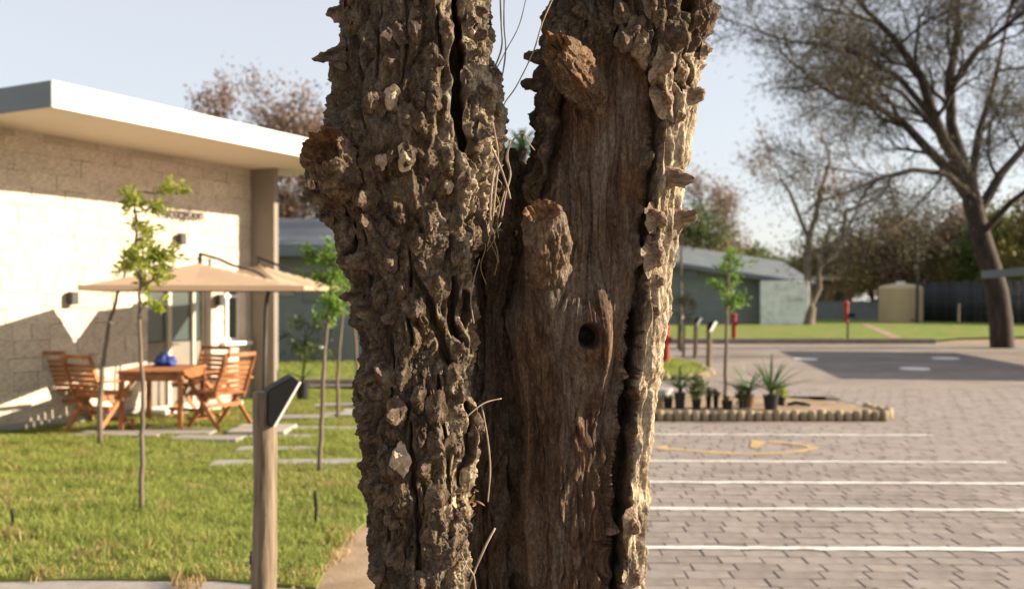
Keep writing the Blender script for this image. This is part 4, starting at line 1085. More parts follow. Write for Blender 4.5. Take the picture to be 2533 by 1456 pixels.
# ---- branch stubs
def stub(name, path, rad, hollow, seed, mat, flare=1.0, jag=0.2, inner=None, sides=110, steps=70, wood=0.0):
    """swept broken branch; the end is a ragged rim round a hollow"""
    P = [at(*p) for p in path]; n = len(P)
    cu = np.array([[*p] for p in P]); ts = np.linspace(0, n - 1, steps)
    C = np.stack([np.interp(ts, np.arange(n), cu[:, k_]) for k_ in range(3)], 1); rr = np.interp(ts, np.arange(n), rad)
    for _ in range(4):
        C[1:-1] = (C[:-2] + 2 * C[1:-1] + C[2:]) / 4
    d = Vector(C[-1] - C[-6]).normalized(); e1 = d.cross(Vector((0, 0, 1)) if abs(d.z) < .8 else Vector((1, 0, 0))).normalized(); e2 = d.cross(e1)
    a = np.arange(sides) / sides * 2 * math.pi; e1 = np.array(e1); e2 = np.array(e2); dn = np.array(d)
    rows = []
    rag = jag * (fbm(np.stack([np.cos(a) * 2.2, np.sin(a) * 2.2, a * 0 + seed], 1), seed, 4))
    for i in range(steps):
        t = i / (steps - 1)
        base = C[i][None] + rr[i] * (np.cos(a)[:, None] * e1 + np.sin(a)[:, None] * e2)
        out = np.cos(a)[:, None] * e1 + np.sin(a)[:, None] * e2
        nn = 0.006 * fbm(base * np.array([60, 60, 22]), seed + 1, 4) + 0.006 * fbm(base * 20, seed + 2, 2) + 0.002 * fbm(base * 230, seed + 5, 3)
        loc = np.stack([np.cos(a) * 5.5, np.sin(a) * 5.5, np.full(sides, t * 2.2 + seed)], 1)
        E1, E2, EI = voronoi(loc, seed + 9); nn += -0.004 * (1 - sstep(0, .16, E2 - E1)) + 0.005 * (EI - .5)
        nn += 0.0025 * fbm(np.stack([np.cos(a) * 9, np.sin(a) * 9, np.full(sides, t * 1.5)], 1), seed + 11, 3)
        rows.append(base + out * nn[:, None] + dn * (rag * rr[-1] * sstep(0.6, 1.0, np.array([t]))[0])[:, None])
    rim = rows[-1]; cen = rim.mean(0)
    outer = MB(); outer.add(np.concatenate(rows), [(i * sides + k_, i * sides + (k_ + 1) % sides, (i + 1) * sides + (k_ + 1) % sides, (i + 1) * sides + k_) for i in range(steps - 1) for k_ in range(sides)])
    V = [rim]; m = 14
    for j in range(1, m):
        f = 1 - 0.18 * min(1, j / 2) - 0.75 * (max(0, j - 2) / (m - 2))
        dp = hollow * (1 - (1 - j / m) ** 2)
        ring = cen + (rim - cen) * f - dn * dp
        ring += dn[None] * (0.007 * fbm(ring * 95, seed + 7, 3))[:, None] + (0.003 * fbm(ring * 140, seed + 8, 2))[:, None] * e1
        V.append(ring)
    V = np.concatenate(V + [(cen - dn * hollow)[None]])
    Q = [(j * sides + k_, j * sides + (k_ + 1) % sides, (j + 1) * sides + (k_ + 1) % sides, (j + 1) * sides + k_) for j in range(m - 1) for k_ in range(sides)]
    T = [((m - 1) * sides + k_, (m - 1) * sides + (k_ + 1) % sides, m * sides) for k_ in range(sides)]
    for L_ in (outer.v,):
        L_[0] = L_[0] - np.array([[0, YT, 0]])
    o = outer.build(name, mat, hero, smooth=True)
    vv = outer.v[0]; wv = np.clip(wood + 0.8 * (fbm(vv * 30, seed + 21, 3) + 0.1), 0, 1) if wood > 0 else np.zeros(len(vv))
    aa = o.data.attributes.new('wood', 'FLOAT', 'POINT'); aa.data.foreach_set('value', wv.astype(np.float32))
    inn = MB(); inn.add(V - np.array([[0, YT, 0]]), Q, T); inn.build('broken_end', inner or M['rot'], o, smooth=True)
    return o
barkstub = bark_mat('stub_bark', [(0.3, (0.08, 0.05, 0.03)), (0.45, (0.15, 0.1, 0.06)), (0.6, (0.22, 0.15, 0.1)), (0.75, (0.3, 0.22, 0.15))], 1.0, 0.66)
stub('branch_stub', [(905, 520, 2.22), (865, 455, 2.15), (825, 395, 2.08), (792, 358, 2.035)], [0.045, 0.055, 0.056, 0.050], 0.085, 3, barkstub, jag=0.34)
stub('branch_stub', [(1470, 285, 2.36), (1450, 220, 2.28), (1410, 160, 2.20), (1372, 118, 2.13)], [0.044, 0.049, 0.046, 0.038], 0.028, 8, barkstub, jag=0.45, wood=0.75)
stub('branch_stub', [(1352, 750, 2.36), (1352, 665, 2.25), (1350, 595, 2.185), (1343, 522, 2.14)], [0.032, 0.051, 0.052, 0.041], 0.022, 14, barkstub, jag=0.14, wood=0.7)

# ---- limbs above the frame, so the stems do not end in air
def limb(pts, rads, seed):
    mb = MB(); mb.tube(pts, rads, 12); o = mb.build('limb', M['bark'], hero, smooth=True); return o
topL = QL[-70:].mean(0) - np.array([0, YT, 0]); topR = QR[-70:].mean(0) - np.array([0, YT, 0])
for (tp, sgn) in ((topL, -1), (topR, 1)):
    t = Vector(tp)
    limb([t - Vector((0, 0, 0.2)), t + Vector((sgn * 0.15, 0.05, 0.5)), t + Vector((sgn * 0.5, 0.2, 1.2)), t + Vector((sgn * 0.8, 0.3, 2.0))], [0.11, 0.09, 0.06, 0.025], 1)
    limb([t - Vector((0, 0, 0.2)), t + Vector((-sgn * 0.1, 0.15, 0.45)), t + Vector((-sgn * 0.2, 0.6, 1.1)), t + Vector((-sgn * 0.1, 1.1, 1.7))], [0.09, 0.075, 0.05, 0.02], 2)

# ---- unseen leafy crown, added overhead to keep sky light off the stems
def hero_shade_crown():
    rg = np.random.default_rng(77); n = 5200
    a = rg.uniform(0, 2 * math.pi, n); rr = 2.9 * np.sqrt(rg.uniform(0.0, 1, n)); z = 3.55 + 0.36 * rr + rg.uniform(0, 1, n) ** 1.5 * (1.9 - 0.35 * rr)
    C = np.stack([rr * np.cos(a), rr * np.sin(a) * 0.9 - 0.2, z], 1); keep = fbm(C * 1.3, 79, 3) > -0.35; C = C[keep]
    T = [(Vector(c), Vector((0, 0, 1))) for c in C]
    V, Q = leaves(T, rg, 4, 0.06, 0.05, 0.11, 0.5)
    link('crown', fast_mesh('crown', V, Q), leaf_mat('shade_crown_leaves', [(0.04, 0.06, 0.018), (0.08, 0.11, 0.03), (0.11, 0.14, 0.045)], scale=2, trans=0.3), hero)  # added leaves, out of view, that shade the stems
    mb = MB()
    for k_ in range(26):
        i = rg.integers(0, len(C)); s0 = Vector(((-0.25 if C[i][0] < 0 else 0.45), 0.1, 3.4)); e = Vector(C[i]); m_ = s0.lerp(e, .5) + Vector((0, 0, .25)); mb.tube([s0, m_, e], [.035, .02, .006], 6, cap=False)
    mb.build('branches', M['bark'], hero, smooth=True)
# ---- dry climber hanging in the fork
vine = empty('dry_climber', (0, YT - 0.1, 0)); tag(vine, 'thin dry climber stems hanging in the fork between the two tree stems', 'climber')
def strand(pts, r, mat=None):
    P = [at(*p) - Vector((0, YT - 0.1, 0)) for p in pts]
    # smooth through the traced points
    C = []
    for i in range(len(P) - 1):
        p0 = P[max(i - 1, 0)]; p1 = P[i]; p2 = P[i + 1]; p3 = P[min(i + 2, len(P) - 1)]
        for k_ in range(5):
            t = k_ / 5; C.append(0.5 * ((2 * p1) + (p2 - p0) * t + (2 * p0 - 5 * p1 + 4 * p2 - p3) * t * t + (3 * p1 - p0 - 3 * p2 + p3) * t ** 3))
    C.append(P[-1])
    mb = MB(); n = len(C); mb.tube(C, [r * (0.75 + 0.35 * random.random()) for _ in C], 6); mb.build('tendril', mat or M['vine'], vine, smooth=True)
V1, V2 = 2.20, 2.24
strand([(1236, -30, 2.25), (1239, 60, 2.25), (1240, 120, 2.24), (1216, 185, 2.22), (1190, 255, 2.18), (1166, 330, 2.16), (1156, 385, 2.16)], 0.0022)
strand([(1247, -30, 2.26), (1246, 60, 2.26), (1250, 130, 2.25), (1236, 215, 2.23), (1212, 285, 2.19), (1200, 360, 2.18)], 0.0020)
strand([(1306, -30, 2.27), (1284, 62, 2.26), (1246, 135, 2.24), (1203, 225, 2.20), (1176, 320, 2.17)], 0.0013)
strand([(1375, -20, 2.16), (1342, 55, 2.15), (1318, 130, 2.16), (1276, 215, 2.2), (1245, 262, 2.22), (1232, 330, 2.22)], 0.0017)
strand([(1196, 310, 2.18), (1214, 360, 2.16), (1236, 410, 2.15), (1252, 455, 2.15), (1262, 492, 2.15)], 0.0026)
strand([(1206, 235, 2.19), (1222, 320, 2.19), (1232, 395, 2.18), (1224, 480, 2.17), (1216, 560, 2.17), (1205, 610, 2.18)], 0.0024)
strand([(1156, 265, 2.17), (1172, 300, 2.17), (1190, 310, 2.17), (1204, 300, 2.18)], 0.0013)
strand([(1108, 470, 2.15), (1104, 560, 2.15), (1108, 640, 2.15), (1112, 700, 2.15)], 0.0014)
strand([(1186, 640, 2.19), (1172, 690, 2.19), (1164, 740, 2.19), (1172, 800, 2.19)], 0.0016)
strand([(1130, 415, 2.16), (1150, 460, 2.15), (1170, 510, 2.16), (1196, 560, 2.17), (1200, 600, 2.18)], 0.0085, M['bark'])
strand([(1222, 420, 2.17), (1215, 470, 2.16), (1212, 530, 2.16), (1216, 580, 2.17)], 0.0034)
strand([(1262, 350, 2.24), (1252, 390, 2.22), (1262, 430, 2.2), (1250, 480, 2.19), (1240, 540, 2.18)], 0.0028)
strand([(1310, 345, 2.2), (1290, 330, 2.2), (1270, 345, 2.2), (1255, 380, 2.2), (1262, 420, 2.2)], 0.0018)
strand([(1322, 372, 2.19), (1305, 350, 2.19), (1296, 330, 2.19)], 0.0016)
strand([(1224, 1305, 2.2), (1200, 1350, 2.18), (1172, 1415, 2.18), (1150, 1475, 2.19)], 0.0028)
strand([(1140, 1365, 2.17), (1155, 1398, 2.17), (1172, 1425, 2.18), (1178, 1480, 2.19)], 0.0018)
strand([(1240, 985, 2.22), (1200, 995, 2.2), (1165, 1020, 2.18), (1135, 1052, 2.17)], 0.0016)
strand([(1190, 1000, 2.24), (1205, 1080, 2.24), (1212, 1160, 2.24), (1206, 1240, 2.24)], 0.0024)
strand([(905, 1125, 2.24), (897, 1140, 2.24), (900, 1165, 2.24), (912, 1190, 2.24)], 0.0012)
fr_ = random.Random(19)
for i in range(22):
    x = fr_.uniform(1150, 1262); y = fr_.uniform(350, 560); Y = fr_.uniform(2.18, 2.27); ln = fr_.uniform(40, 150); dx = fr_.gauss(0, 26)
    strand([(x, y, Y), (x + dx * .5 + fr_.gauss(0, 8), y + ln * .35, Y - .01), (x + dx + fr_.gauss(0, 8), y + ln * .7, Y), (x + dx * 1.1, y + ln, Y + .01)], fr_.uniform(.0007, .0016), M['straw'] if i % 3 == 0 else None)
# curled dry leaves and bark shreds caught in the fork
lg = random.Random(5)
def shred(px, py, Y, ln, wd, seed):
    r_ = random.Random(seed * 7 + 1); c = at(px, py, Y); n = 7; V = []; Q = []
    a = r_.uniform(0, 6.28); curl = r_.uniform(-4.5, 4.5)
    ax = Vector((math.cos(a) * 0.6, r_.uniform(-.5, .2), math.sin(a))).normalized(); sd = ax.cross(Vector((r_.uniform(-1, 1), -1, r_.uniform(-1, 1)))).normalized(); up = ax.cross(sd)
    p_ = Vector((0, 0, 0)); ang = 0
    for i in range(n):
        w = wd * math.sin(math.pi * (0.12 + 0.80 * i / (n - 1))); 
        for s in (-1, 0, 1): V.append(p_ + sd * (w * s) + (up * math.cos(ang) - ax * math.sin(ang)) * (w * 0.5 * abs(s)))
        ang += curl / n; p_ = p_ + (ax * math.cos(ang) + up * math.sin(ang)) * (ln / n)
    for i in range(n - 1):
        for s in (0, 1): Q.append((3 * i + s, 3 * i + s + 1, 3 * i + 4 + s, 3 * i + 3 + s))
    mb = MB(); mb.add([tuple(v) for v in V], Q); o = mb.build('dry_leaf', M['dryleaf'], None, smooth=True); o.location = c
    tag(o, 'curled dry leaf or bark shred caught in the fork of the tree', 'dry leaf', 'dry leaves caught in the fork')
for i in range(80):
    y = lg.triangular(360, 600, 400); x = 1195 + lg.gauss(0, 28)
    if x > 1320: x = 1280
    shred(x, y, lg.uniform(2.24, 2.34), lg.uniform(0.02, 0.06), lg.uniform(0.0015, 0.006), i)
for i in range(10):
    shred(lg.uniform(1130, 1180), lg.uniform(1150, 1290), lg.uniform(2.19, 2.24), lg.uniform(0.02, 0.045), lg.uniform(0.002, 0.006), 100 + i)

# ------------------------------------------------------------------ trees
def grow(rg, p, d, L, r, lvl, mx, segs, tips, up=0.05, spread=(0.45, 0.95), kids=(3, 5), wob=0.22, shrink=(0.55, 0.78)):
    n = 4 if lvl < mx else 3
    pts = [p.copy()]; q = p.copy(); d = d.copy()
    for i in range(n):
        d = (d + Vector((rg.gauss(0, wob), rg.gauss(0, wob), rg.gauss(0, wob) + up))).normalized(); q = q + d * (L / n); pts.append(q.copy())
    segs.append((pts, r, r * 0.5, lvl))
    if lvl >= mx:
        for i in range(1, len(pts)): tips.append((pts[i], d.copy()))
        return
    branch_off(rg, pts, r, L, lvl, mx, segs, tips, up, spread, kids, wob, shrink)

def branch_off(rg, pts, r, L, lvl, mx, segs, tips, up, spread, kids, wob, shrink, t0=0.3):
    for k_ in range(rg.randint(*kids)):
        t = rg.uniform(t0, 1.0) * (len(pts) - 1); i = min(int(t), len(pts) - 2); f = t - i
        p = pts[i].lerp(pts[i + 1], f); d = (pts[i + 1] - pts[i]).normalized()
        ax = d.orthogonal().normalized(); ax.rotate(Matrix.Rotation(rg.uniform(0, 6.283), 3, d))
        nd = d.copy(); nd.rotate(Matrix.Rotation(rg.uniform(*spread), 3, ax))
        grow(rg, p, nd, L * rg.uniform(*shrink), r * (1 - 0.5 * t / (len(pts) - 1)) * rg.uniform(0.5, 0.68), lvl + 1, mx, segs, tips, up, spread, kids, wob, shrink)
    if lvl < mx:
        grow(rg, pts[-1], (pts[-1] - pts[-2]).normalized(), L * rg.uniform(0.55, 0.7), r * 0.5, lvl + 1, mx, segs, tips, up, spread, kids, wob, shrink)

def leaves(tips, rng, per, jitter, lmin, lmax, aspect=0.45):
    C = np.array([[*t[0]] for t in tips]); D = np.array([[*t[1]] for t in tips])
    C = np.repeat(C, per, 0); D = np.repeat(D, per, 0); n = len(C)
    C = C + rng.normal(0, jitter, (n, 3))
    A = D + rng.normal(0, 0.9, (n, 3)); A /= np.linalg.norm(A, axis=1)[:, None]
    B = np.cross(A, rng.normal(0, 1, (n, 3))); B /= np.linalg.norm(B, axis=1)[:, None] + 1e-9
    L = rng.uniform(lmin, lmax, n)[:, None]; W = L * aspect
    V = np.stack([C, C + A * L * .45 + B * W * .5, C + A * L, C + A * L * .45 - B * W * .5], 1).reshape(-1, 3)
    return V, np.arange(n)[:, None] * 4 + np.array([[0, 1, 2, 3]])

M['treebark'] = noisy('tree_bark', [(0.022, 0.016, 0.013), (0.045, 0.034, 0.027), (0.075, 0.058, 0.045)], scale=3, rough=0.9, stretch=(2, 2, 0.5))
M['twig'] = noisy('twig_bark', [(0.07, 0.058, 0.05), (0.125, 0.102, 0.085)], scale=2, rough=0.9)
M['palebark'] = noisy('pale_bark', [(0.10, 0.08, 0.065), (0.18, 0.142, 0.112)], scale=2, rough=0.9)
M['lf_olive'] = leaf_mat('olive_leaves', [(0.085, 0.068, 0.045), (0.095, 0.088, 0.042), (0.12, 0.108, 0.05)], scale=0.35, trans=0.35)
M['lf_brown'] = leaf_mat('brown_leaves', [(0.15, 0.095, 0.07), (0.225, 0.15, 0.11), (0.19, 0.15, 0.10)], scale=0.5, trans=0.35)
M['lf_yellow'] = leaf_mat('yellow_olive_leaves', [(0.12, 0.10, 0.03), (0.19, 0.155, 0.04), (0.15, 0.135, 0.045)], scale=0.4, trans=0.35)
M['lf_green'] = leaf_mat('green_leaves', [(0.05, 0.075, 0.025), (0.10, 0.13, 0.04), (0.13, 0.15, 0.055)], scale=0.4, trans=0.35)
M['lf_lime'] = leaf_mat('lime_leaves', [(0.17, 0.22, 0.03), (0.27, 0.31, 0.045), (0.33, 0.33, 0.07)], scale=5, trans=0.5)
M['lf_spring'] = leaf_mat('spring_leaves', [(0.09, 0.17, 0.03), (0.15, 0.26, 0.045), (0.2, 0.3, 0.06)], scale=5, trans=0.5)
M['lf_spiky'] = leaf_mat('spiky_leaves', [(0.03, 0.07, 0.02), (0.06, 0.125, 0.035), (0.10, 0.17, 0.05)], scale=4, trans=0.25)

def finish_tree(name, label, base, segs, tips, bark, leafm, per, jit, lmin, lmax, seed, asp=0.45, minr=0.006, group=None, twigs=None):
    t = empty(name, base); tag(t, label, 'tree', group)
    tr = MB(); cr = MB()
    for pts, r0, r1, lvl in segs:
        loc = [p - base for p in pts]; n = len(loc)
        rad = [max(minr, r0 + (r1 - r0) * i / (n - 1)) for i in range(n)]
        (tr if lvl <= 1 else cr).tube(loc, rad, 9 if lvl == 0 else (6 if lvl == 1 else (4 if lvl == 2 else 3)), cap=False)
    tro = tr.build('trunk', bark, t, smooth=True)
    if cr.n: tag(cr.build('branches', bark, t, smooth=True))
    V, Q = leaves([(p - base, d) for p, d in tips], np.random.default_rng(seed), per, jit, lmin, lmax, asp)
    me = fast_mesh('crown', V, Q); link('crown', me, leafm, t)
    if twigs:
        V, Q = leaves([(p - base, d) for p, d in tips], np.random.default_rng(seed + 900), twigs[0], twigs[2], twigs[3], twigs[4], 0.075)
        link('twigs', fast_mesh('twigs', V, Q), twigs[1], t)
    return t

def auto_tree(label, px, Y, height, trunk_r, seed, bark, leafm, levels=3, per=10, jit=0.35, ls=(0.15, 0.3), first=0.3, spread=(0.45, 0.95), up=0.05, kids=(3, 5), name='shade_tree', bare=0.35, L1=0.5, minr=0.012, group=None):
    rg = random.Random(seed); b = Vector(((px - 1266) / FPX * Y, Y, 0.0)); segs = []; tips = []
    pts = [b.copy()]; q = b.copy(); d = Vector((rg.gauss(0, .06), rg.gauss(0, .06), 1)).normalized(); H = height * bare
    for i in range(5):
        d = (d + Vector((rg.gauss(0, .07), rg.gauss(0, .07), 0.1))).normalized(); q = q + d * (H / 5); pts.append(q.copy())
    segs.append((pts, trunk_r, trunk_r * 0.7, 0))
    branch_off(rg, pts, trunk_r * 0.9, height * L1, 0, levels, segs, tips, up, spread, kids, 0.2, (0.5, 0.72), t0=first)
    return finish_tree(name, label, b, segs, tips, bark, leafm, per, jit, ls[0], ls[1], seed, minr=minr, group=group)

hero_shade_crown()
# the big spreading thorn tree on the right
YB = 33.4
b = gnd(2478, 859); YB = b.y
def bt(x, y, dy=0): return at(x, y, YB + dy)
rg = random.Random(21); segs = []; tips = []
trunk = [b - Vector((0, 0, 0.05)), bt(2474, 790), bt(2464, 720), bt(2448, 660), bt(2432, 610), bt(2418, 560), bt(2402, 490), bt(2388, 430)]
segs.append((trunk, 0.40, 0.30, 0))
limbs = [([(2406, 505, 0), (2350, 425, .3), (2290, 365, .8), (2235, 305, 1.2), (2165, 262, 1.6), (2070, 240, 2)], .22),
         ([(2392, 440, 0), (2335, 350, -.5), (2303, 270, -1), (2275, 185, -1.4), (2205, 90, -1.8), (2130, 15, -2)], .23),
         ([(2390, 435, 0), (2352, 310, .3), (2350, 190, .5), (2366, 80, .6), (2372, -80, .5)], .22),
         ([(2412, 540, 0), (2475, 430, .3), (2545, 350, .8), (2640, 290, 1)], .2),
         ([(2350, 220, .4), (2420, 120, 0), (2500, 55, -.5), (2600, -20, -1)], .14),
         ([(2318, 305, -.8), (2225, 195, -1.5), (2130, 135, -2.2), (2035, 112, -3)], .13),
         ([(2398, 470, 0), (2420, 330, 2), (2460, 200, 3.5), (2490, 60, 4.5)], .17),
         ([(2396, 465, 0), (2330, 340, 2.5), (2230, 230, 4.5), (2120, 180, 6)], .15),
         ([(2425, 580, 0), (2500, 500, -1.5), (2580, 440, -3), (2660, 420, -4)], .13),
         ([(2400, 480, 0), (2340, 430, -2), (2260, 420, -3.5), (2180, 440, -4.5), (2110, 470, -5)], .12)]
for pl, r0 in limbs:
    pts = [bt(*q) for q in pl]; segs.append((pts, r0, r0 * 0.35, 1))
    branch_off(rg, pts, r0 * 0.8, 3.3, 1, 4, segs, tips, 0.04, (0.4, 1.0), (5, 6), 0.2, (0.5, 0.72), t0=0.25)
finish_tree('thorn_tree', 'tall spreading thorn tree with leaning dark trunk beside the carport', b, segs, tips, M['treebark'], M['lf_olive'], 7, 0.24, 0.06, 0.14, 5, asp=0.35, minr=0.009, twigs=(7, M['twig'], .32, .12, .34))

# forked pale tree on the far lawn
b = gnd(1994, 803); YF = b.y
def ft(x, y, dy=0): return at(x, y, YF + dy)
rg = random.Random(33); segs = []; tips = []
segs.append(([b - Vector((0, 0, .05)), ft(1999, 775), ft(2003, 757)], .52, .40, 0))
for pl, r0 in (([(2003, 760), (1997, 700), (1996, 640), (1999, 590), (2014, 545), (2030, 470), (2052, 400)], .27), ([(2003, 760), (2026, 712), (2024, 662), (2064, 630), (2084, 578), (2092, 520), (2160, 495)], .20),
               ([(1999, 590), (1978, 540), (1955, 480), (1930, 440)], .16), ([(2024, 662), (2040, 600), (2052, 560), (2120, 540)], .13)):
    pts = [ft(*q) for q in pl]; segs.append((pts, r0, r0 * .45, 1))
    branch_off(rg, pts, r0 * .6, 4.2, 1, 3, segs, tips, 0.08, (0.4, .9), (3, 4), 0.2, (0.5, 0.7), t0=0.62)
finish_tree('forked_tree', 'pale forked tree with crooked bare limbs on the far lawn', b, segs, tips, M['palebark'], M['lf_brown'], 5, 0.4, 0.14, 0.3, 6, minr=0.02)

auto_tree('tall narrow brown and green tree behind the far grey house', 1765, 82, 14.5, .3, 41, M['treebark'], M['lf_brown'], levels=3, per=11, jit=.6, ls=(.15, .34), first=0.25, spread=(0.35, 0.85), up=0.05, bare=0.5, L1=.31, kids=(5, 6), minr=.02)
auto_tree('round olive tree crown rising over the far grey house roof', 1712, 78, 12.0, .3, 42, M['treebark'], M['lf_green'], levels=3, per=14, jit=.45, ls=(.25, .45), bare=.4, L1=.33, minr=.02)
far = [(1905, 92, 8.0, 43, 'lf_green', 'dense green bush-like tree left of the pale forked trunk'), (1975, 98, 8.2, 44, 'lf_yellow', 'yellowish round tree behind the pale forked trunk'), (2080, 96, 9.2, 45, 'lf_green', 'wide dull green tree above the distant brick house'),
       (2160, 90, 9.5, 46, 'lf_brown', 'brownish thin tree beside the beige water tank'), (2235, 84, 11.0, 47, 'lf_yellow', 'tall yellow-olive tree behind the beige water tank'), (2310, 80, 11.5, 48, 'lf_brown', 'tall brown dry tree behind the dark fence corner'),
       (2395, 78, 10.5, 49, 'lf_yellow', 'yellow-olive tree over the middle of the dark fence'), (2480, 74, 10, 50, 'lf_green', 'green tree over the dark fence beyond the thorn tree'), (2560, 70, 11, 51, 'lf_yellow', 'yellow-olive tree at the fence end behind the carport'), (2030, 110, 9, 52, 'lf_olive', 'distant olive tree between the forked trunk limbs'),
       (1830, 100, 9.0, 53, 'lf_yellow', 'yellow-green tree above the far house eaves')]
for px, Y, h, sd, lm, lab in far:
    auto_tree(lab, px, Y, h * 1.15, .25, sd, M['treebark'], M[lm], levels=3, per=16, jit=.5, ls=(.25, .5), bare=.3, L1=.38, kids=(4, 5), up=0.02, minr=.02, group='trees beyond the far lawn')
for px, Y, h, sd, lm, lab in ((1010, 78, 9.0, 81, 'lf_green', 'green tree standing beyond the grey house gable'), (1130, 88, 8.5, 82, 'lf_olive', 'olive tree beyond the road behind the palm'), (1260, 95, 9.0, 83, 'lf_yellow', 'yellowish tree far behind the old tree'),
                              (1390, 86, 8.0, 84, 'lf_green', 'low green tree far behind the old tree'), (1500, 92, 9.5, 85, 'lf_brown', 'brown-leaved tree far behind the old tree'), (1590, 84, 8.5, 86, 'lf_olive', 'olive tree at the end of the long grey house')):
    auto_tree(lab, px, Y, h, .25, sd, M['treebark'], M[lm], levels=3, per=14, jit=.5, ls=(.25, .5), bare=.3, L1=.38, kids=(4, 5), up=0.02, minr=.02, group='trees beyond the far lawn')
# drooping yellow-olive tree standing just behind the thorn tree
auto_tree('drooping yellow-olive tree standing close behind the thorn tree trunk', 2325, 79, 11.0, .2, 61, M['treebark'], M['lf_yellow'], levels=3, per=10, jit=.4, ls=(.15, .3), bare=.5, L1=.42, up=-0.03, kids=(4, 5), minr=.012)
mb = MB(); g = Vector(((2267 - 1266) / FPX * 68, 68, 0)); mb.tube([g, g + Vector((0.05, 0, 3)), g + Vector((0, 0, 6.2))], [.13, .12, .1], 8); o = mb.build('dark_pole', M['darkmetal']); tag(o, 'plain dark pole rising behind the beige water tank', 'pole')
# dry brown tree behind the reception roof
auto_tree('bare brown-leaved tree behind the reception building roof', 725, 43, 12.5, .3, 72, M['treebark'], M['lf_brown'], levels=4, per=9, jit=.25, ls=(.12, .24), bare=.42, L1=.40, kids=(4, 5), first=0.5, minr=.012)
auto_tree('low bare brown tree behind the grey house', 630, 52, 10.5, .22, 73, M['treebark'], M['lf_brown'], levels=3, per=9, jit=.3, ls=(.12, .25), bare=.4, L1=.4, kids=(4, 5), minr=.012)

# palm seen through the fork of the old tree
def spiky(mb, c, n, L, w, rng, up=0.5, droop=0.35, cone=1.4):
    for i in range(n):
        a = rng.uniform(0, 6.283); el = math.asin(min(1, max(-0.4, rng.uniform(-0.25, 1.0) * 1.0))); el = max(el, -0.3) if cone > 1 else max(el, 0.5)
        d = Vector((math.cos(a) * math.cos(el), math.sin(a) * math.cos(el), math.sin(el))); l = L * rng.uniform(0.7, 1.1)
        sd = d.cross(Vector((0, 0, 1))).normalized() if abs(d.z) < .98 else Vector((1, 0, 0)); V = []; Q = []; m = 5
        for k_ in range(m + 1):
            t = k_ / m; p_ = c + d * (l * t) + Vector((0, 0, -droop * l * t * t)); ww = w * (0.55 + 0.9 * t - 1.4 * t * t) if t < 1 else 0.001
            u_ = Vector((0, 0, 1)) * (abs(ww) * 0.35)
            V += [p_ - sd * ww + u_, p_, p_ + sd * ww + u_]
        for k_ in range(m):
            for s in (0, 1): Q.append((3 * k_ + s, 3 * k_ + s + 1, 3 * k_ + 4 + s, 3 * k_ + 3 + s))
        mb.add([tuple(v) for v in V], Q)
YP = 26; b = Vector(((1290 - 1266) / FPX * YP, YP, 0)); pt = empty('palm_tree', b); tag(pt, 'green spiky palm crown showing through the fork of the old tree', 'palm')
mb = MB(); mb.tube([(0, 0, -.05), (0.05, 0, 2), (0, 0, 4.2), (0, 0, 5.7)], [.22, .17, .15, .16], 12); mb.build('trunk', M['treebark'], pt, smooth=True)
mb = MB(); spiky(mb, Vector((0, 0, 5.7)), 70, 1.15, .05, random.Random(3), droop=0.45); mb.build('crown', M['lf_spiky'], pt)

# ------------------------------------------------------------------ saplings on the lawn and the island
def sapling(label, path, Y, clusters, r0, leafm, seed, leaf=(0.035, 0.075), tie=None, group='young saplings', base=None):
    rg = random.Random(seed); P = [at(x, y, Y) for x, y in path]; P[0].z = 0
    b = P[0].copy(); t = empty('sapling', b); tag(t, label, 'sapling', group)
    C = []
    for i in range(len(P) - 1):
        for k_ in range(4):
            C.append(P[i].lerp(P[i + 1], k_ / 4) + Vector((rg.gauss(0, .004), rg.gauss(0, .006), 0)))
    C.append(P[-1]); n = len(C); C[0] = b.copy()
    mb = MB(); mb.tube([p - b for p in C], [r0 * (1 - .6 * i / n) for i in range(n)], 8); mb.build('trunk', M['palebark'], t, smooth=True)
    tw = MB(); tips = []; dark = False
    for (cx, cy, rr, m) in clusters:
        c = at(cx, cy, Y + rg.uniform(-.15, .15)); k_ = min(range(n), key=lambda i: (C[i] - c).length + (0.25 if C[i].z > c.z else 0)); R_ = rr / FPX * Y
        mid = C[k_].lerp(c, .5) + Vector((0, rg.uniform(-.1, .1), -.03)); tw.tube([C[k_] - b, mid - b, c - b], [r0 * .45, r0 * .3, r0 * .15], 5, cap=False)
        for j in range(m):
            e = c + Vector((rg.gauss(0, .6), rg.gauss(0, .6), rg.gauss(0, .5))) * R_; s_ = c.lerp(mid, rg.random())
            tw.tube([s_ - b, s_.lerp(e, .5) + Vector((0, 0, .02)) - b, e - b], [r0 * .16, r0 * .12, r0 * .06], 3, cap=False)
            dd = (e - s_).normalized()
            for q in range(7): tips.append((s_.lerp(e, 0.25 + 0.75 * q / 6) - b, dd))
    if clusters:
        tw.build('branches', M['palebark'], t)
        V, Q = leaves(tips, np.random.default_rng(seed), 3, .018 * Y / 8, leaf[0], leaf[1], .42); link('crown', fast_mesh('crown', V, Q), leafm, t)
    if tie:
        c = at(tie[0], tie[1], Y) - b; mb = MB(); mb.lathe([(0.0, -.012), (.022, -.012), (.025, .012), (0.0, .012)], tuple(c), 10); mb.build('tie', M['whiteplastic'], t)
    return t
